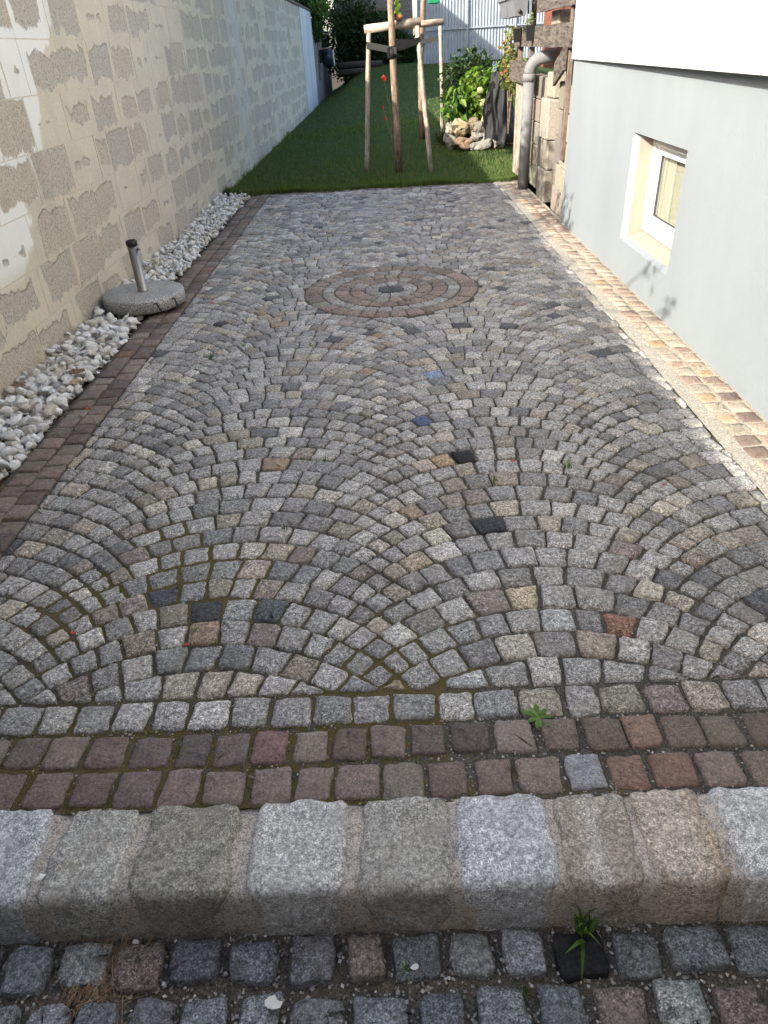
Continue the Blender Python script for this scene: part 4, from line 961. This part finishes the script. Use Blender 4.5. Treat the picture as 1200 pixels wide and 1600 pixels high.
sh2 = thing('added_shade_house', 'unseen dark house added across the street to shade the kerb face', 'house', (-1, -11, -.2))
MB().box(-2.6, 11, -12, -3.0, -.3, 7.2).build('wall', m_simple('shade_house_dark', (.11, .10, .09), .9, 0, 3, .1), sh2, False)  # unseen dark block, added and shaped to keep sky light off the kerb face
V = [(-2.9, -12.3, 7.21), (11.3, -12.3, 7.21), (11.3, -2.7, 7.21), (-2.9, -2.7, 7.21), (-2.9, -7.6, 9.5), (11.3, -7.6, 9.5)]
mesh('roof', V, [(3, 2, 1, 0), (0, 1, 5, 4), (2, 3, 4, 5), (0, 4, 3), (1, 2, 5)], M['roof'], sh2, smooth=False)
# shrub behind the left wall whose twigs shade the house side
sb = thing('tall_shrub', 'tall shrub growing behind the block wall with loose twigs above it', 'shrub', (-2.7, 4.6, -.2))
prt = [leaves(240, (-2.3, 3.6, 2.72), (.3, .5, .34), (.05, .09), MD, .2), leaves(950, (-2.3, 5.1, 2.92), (.3, .9, .48), (.05, .09), MD, .2), leaves(40, (-2.1, 2.4, 2.42), (.1, .35, .08), (.04, .08), MD, .2), leaves(9, (-2.1, .85, 2.70), (.05, .08, .08), (.05, .08), MD, .2), leaves(14, (-2.1, 1.2, 2.80), (.05, .16, .12), (.05, .08), MD, .2)]
foliage('foliage', prt, sb)
for e in ((-2.3, 3.5, 2.6), (-2.35, 4.7, 3.0), (-2.5, 4.1, 2.8), (-2.1, .85, 2.72), (-2.12, 1.23, 2.86)):
    mesh('branch', *tube_v([(-2.7, 4.6, -.3), (-2.65, 4.6 + (e[1] - 4.6) * .3, 1.2), (-2.5, 4.6 + (e[1] - 4.6) * .8, e[2] - .35), e], [.04, .03, .012, .005], 7), M['trunk'], sb)

# ------------------------------------------------------------------ weeds, leaves and litter
def weed(name, label, c, n, L, w, cols, flat=.3, cat='weed', group=None):
    t = thing(name, label, cat, c, group)
    for k in range(n):
        a = k * 6.283 / n + rnd(-.3, .3); l = L * rnd(.7, 1.2); d = Vector((math.cos(a), math.sin(a), 0)); s = Vector((-d.y, d.x, 0)) * w * rnd(.8, 1.2); up = rnd(flat * .6, flat * 1.3)
        P = [(0, .25, 0), (.35, .7, up * .45), (.7, 1, up * .7), (.92, .6, up * .72), (1.03, .05, up * .66)]; V = []
        for f, ww, z in P:
            q = Vector(c) + d * l * f + Vector((0, 0, z * l)); V += [q - s * ww, q + Vector((0, 0, -.12 * w)), q + s * ww]
        F = [(3 * i + j, 3 * i + j + 1, 3 * i + 4 + j, 3 * i + 3 + j) for i in range(4) for j in (0, 1)]
        mesh('leaf', V, F, M['leaf'], t, jit(random.choice(cols), .1), True)
    return t
def joint_weeds():
    V = []; F = []; T = []
    for c in corners:
        pr = (.16 if c[0] < -.2 else .05) * (1.3 if 1.3 < c[1] < 5.5 else .5)
        if random.random() > pr * (1 + 1.5 * vnoise(c[0], c[1], 1.3, 8)): continue
        dry = random.random() < .4
        for _ in range(random.randint(4, 10)):
            a = rnd(0, 6.28); l = rnd(.010, .028); e = Vector((math.cos(a), math.sin(a), 0)) * l * (1.2 if dry else .6); q = Vector((c[0] + rnd(-.012, .012), c[1] + rnd(-.012, .012), -.008)); w = Vector((-math.sin(a), math.cos(a), 0)) * .0011; k = len(V)
            V += [q - w, q + w, q + e + Vector((0, 0, .006 + l * (.35 if dry else .75)))]; F.append((k, k + 1, k + 2)); T += [jit(random.choice(((.30, .24, .10), (.24, .18, .08)) if dry else ((.10, .15, .03), (.07, .12, .025), (.16, .17, .05))), .15)] * 3
    tag(mesh('joint_weeds', V, F, M['blade'], dv, T, False), kind='stuff')
joint_weeds()
random.seed(3)
weed('rosette_weed', 'bright green rosette weed growing in front row of grey setts', (.318, 1.166, -.004), 9, .037, .0062, [(.13, .23, .045), (.16, .26, .06), (.11, .20, .04)], .3)
t = thing('grass_weed', 'tall grassy weed at the foot of the kerb', 'weed', (.335, .728, -.155))
def tuft(parent, c, n, h, cols, spread=.4, w=.0015, name='blades'):
    V = []; F = []; T = []
    for _ in range(n):
        a = rnd(0, 6.28); l = h * rnd(.5, 1.2); e = Vector((math.cos(a), math.sin(a), 0)) * l * rnd(.1, spread * 2); p = Vector(c) + Vector((rnd(-1, 1), rnd(-1, 1), 0)) * h * .15
        s = Vector((-math.sin(a), math.cos(a), 0)) * w; k = len(V)
        V += [p - s, p + s, p + e * .45 + Vector((0, 0, l * .65)) + s * .8, p + e * .45 + Vector((0, 0, l * .65)) - s * .8, p + e + Vector((0, 0, l * rnd(.6, .95)))]
        F += [(k, k + 1, k + 2, k + 3), (k + 3, k + 2, k + 4)]; T += [jit(random.choice(cols), .15)] * 5
    return mesh(name, V, F, M['blade'], parent, T, False)
tuft(t, (.335, .728, -.155), 26, .085, LT + MD, .5, .0022); tuft(t, (.34, .715, -.155), 6, .06, LT, .9, .005, 'wide_blades')
for (x, y, h, n, lab) in ((-.62, 1.52, .03, 16, 'small grass tuft beside the tan sett near left front'), (.66, 2.36, .06, 18, 'grass tuft at right edge near the broken fan'), (.36, 2.28, .045, 16, 'grass tuft below the black sett'), (-.41, 2.02, .04, 14, 'grass tuft left of middle in the near fans'),
                         (-1.02, 3.75, .05, 22, 'grass tuft beside the left border past the pebbles'), (-.86, 3.9, .045, 18, 'yellowed grass tuft left of the medallion'), (-.30, 2.5, .04, 20, 'flat grass tuft near centre of driveway'), (-.47, 3.85, .04, 16, 'grass tuft before the medallion'), (.12, 2.62, .03, 12, 'tiny green tuft beside tan sett'),
                         (-1.15, 6.7, .06, 20, 'grass tuft far up the left side'), (-.9, 1.72, .025, 12, 'tiny tuft by the dark sett near left'), (.2, .62, .035, 14, 'short grass tuft between street cobbles'), (-.03, .66, .03, 10, 'tiny clump in street joint left of the black cobble')):
    t = thing('grass_tuft', lab, 'weed', (x, y, -.008), 'grass tufts in the paving joints'); tuft(t, (x, y, -.008 if y > .8 else -.155), n, h, MD + LT, .6, .0012)
# dry needles, petals, fallen leaves
dn = thing('dry_needles', 'small heap of dry brown needles against the kerb foot', 'litter', (-.66, .69, -.15)); V = []; F = []; T = []
for _ in range(420):
    x, y = random.gauss(-.655, .04), min(.742, random.gauss(.66, .05)); a = random.gauss(1.35, .6); l = rnd(.008, .026); z = -.148 + rnd(-.012, .012); d = Vector((math.cos(a), math.sin(a), rnd(-.15, .15))) * l; s = Vector((-math.sin(a), math.cos(a), 0)) * .0006; c = Vector((x, y, z)); k = len(V)
    V += [c - d - s, c - d + s, c + d + s, c + d - s]; F.append((k, k + 1, k + 2, k + 3)); T += [jit(random.choice(((.26, .165, .09), (.34, .23, .13), (.18, .11, .065))), .15)] * 4
mesh('needles', V, F, M['straw'], dn, T, False)
def scrap(name, label, c, s, m, cat, seed, group=None):
    random.seed(seed); V = [(c[0], c[1], c[2] + s * .25)]; n = 9
    for k in range(n): a = 6.283 * k / n; r = s * rnd(.55, 1.1); V.append((c[0] + r * math.cos(a), c[1] + r * .7 * math.sin(a), c[2] + s * rnd(.0, .3)))
    o = mesh(name, [(x, y, z) for x, y, z in V] + [(x, y, z - .0012) for x, y, z in V], [(0, 1 + k, 1 + (k + 1) % n) for k in range(n)] + [(n + 1, n + 2 + (k + 1) % n, n + 2 + k) for k in range(n)] + [(1 + k, n + 2 + k, n + 2 + (k + 1) % n, 1 + (k + 1) % n) for k in range(n)], M[m], None, None, False, origin=c)
    return tag(o, label, cat, group)
G = 'white petals fallen on the stones'
scrap('petal', 'white petal lying on mortar at left of kerb', (-.778, .795, .004), .012, 'paper', 'petal', 1, G)
scrap('petal', 'crumpled white blossom on street cobbles left of centre', (-.29, .606, -.130), .019, 'paper', 'blossom', 2, G)
scrap('petal', 'small white petal on street cobbles near centre', (-.012, .665, -.133), .010, 'paper', 'petal', 3, G)
scrap('petal', 'tiny white crumb below left kerb stone', (-.60, .735, -.15), .009, 'paper', 'petal', 4, G)
M['deadleaf'] = m_simple('dead_leaf', (.17, .09, .04), .8, 0, 40, .3); M['redleaf'] = m_simple('red_leaf', (.42, .06, .03), .7)
for k, (x, y, z, s, mm, lab) in enumerate(((-1.67, 3.48, .055, .05, 'deadleaf', 'curled brown leaf on pebbles before the parasol foot'), (-1.64, 3.36, .05, .035, 'straw2', 'tan dry leaf at pebble edge by the border'), (-1.90, 3.30, .07, .04, 'deadleaf', 'brown leaf against the wall on pebbles'), (-1.62, 8.6, .01, .06, 'deadleaf', 'brown leaf at far end of left border'),
                                     (-1.50, 3.12, .008, .013, 'redleaf', 'tiny red leaf on the left border'), (-1.22, 4.75, .008, .025, 'redleaf', 'small red leaf right of the parasol foot'), (-.98, 1.53, .008, .009, 'redleaf', 'red scrap at near left edge of driveway'), (-.63, 1.46, .008, .009, 'redleaf', 'red and white scrap beside tan sett'), (.97, 2.2, .008, .010, 'redleaf', 'orange leaf speck on right grout'), (.45, 2.42, .01, .012, 'redleaf', 'orange leaf on the broken fan'))):
    if mm == 'straw2' and mm not in M: M[mm] = m_simple('tan_leaf', (.4, .27, .14), .8, 0, 40, .2)
    scrap('fallen_leaf', lab, (x, y, z), s, mm, 'leaf', 20 + k, 'leaves fallen on paving and pebbles')
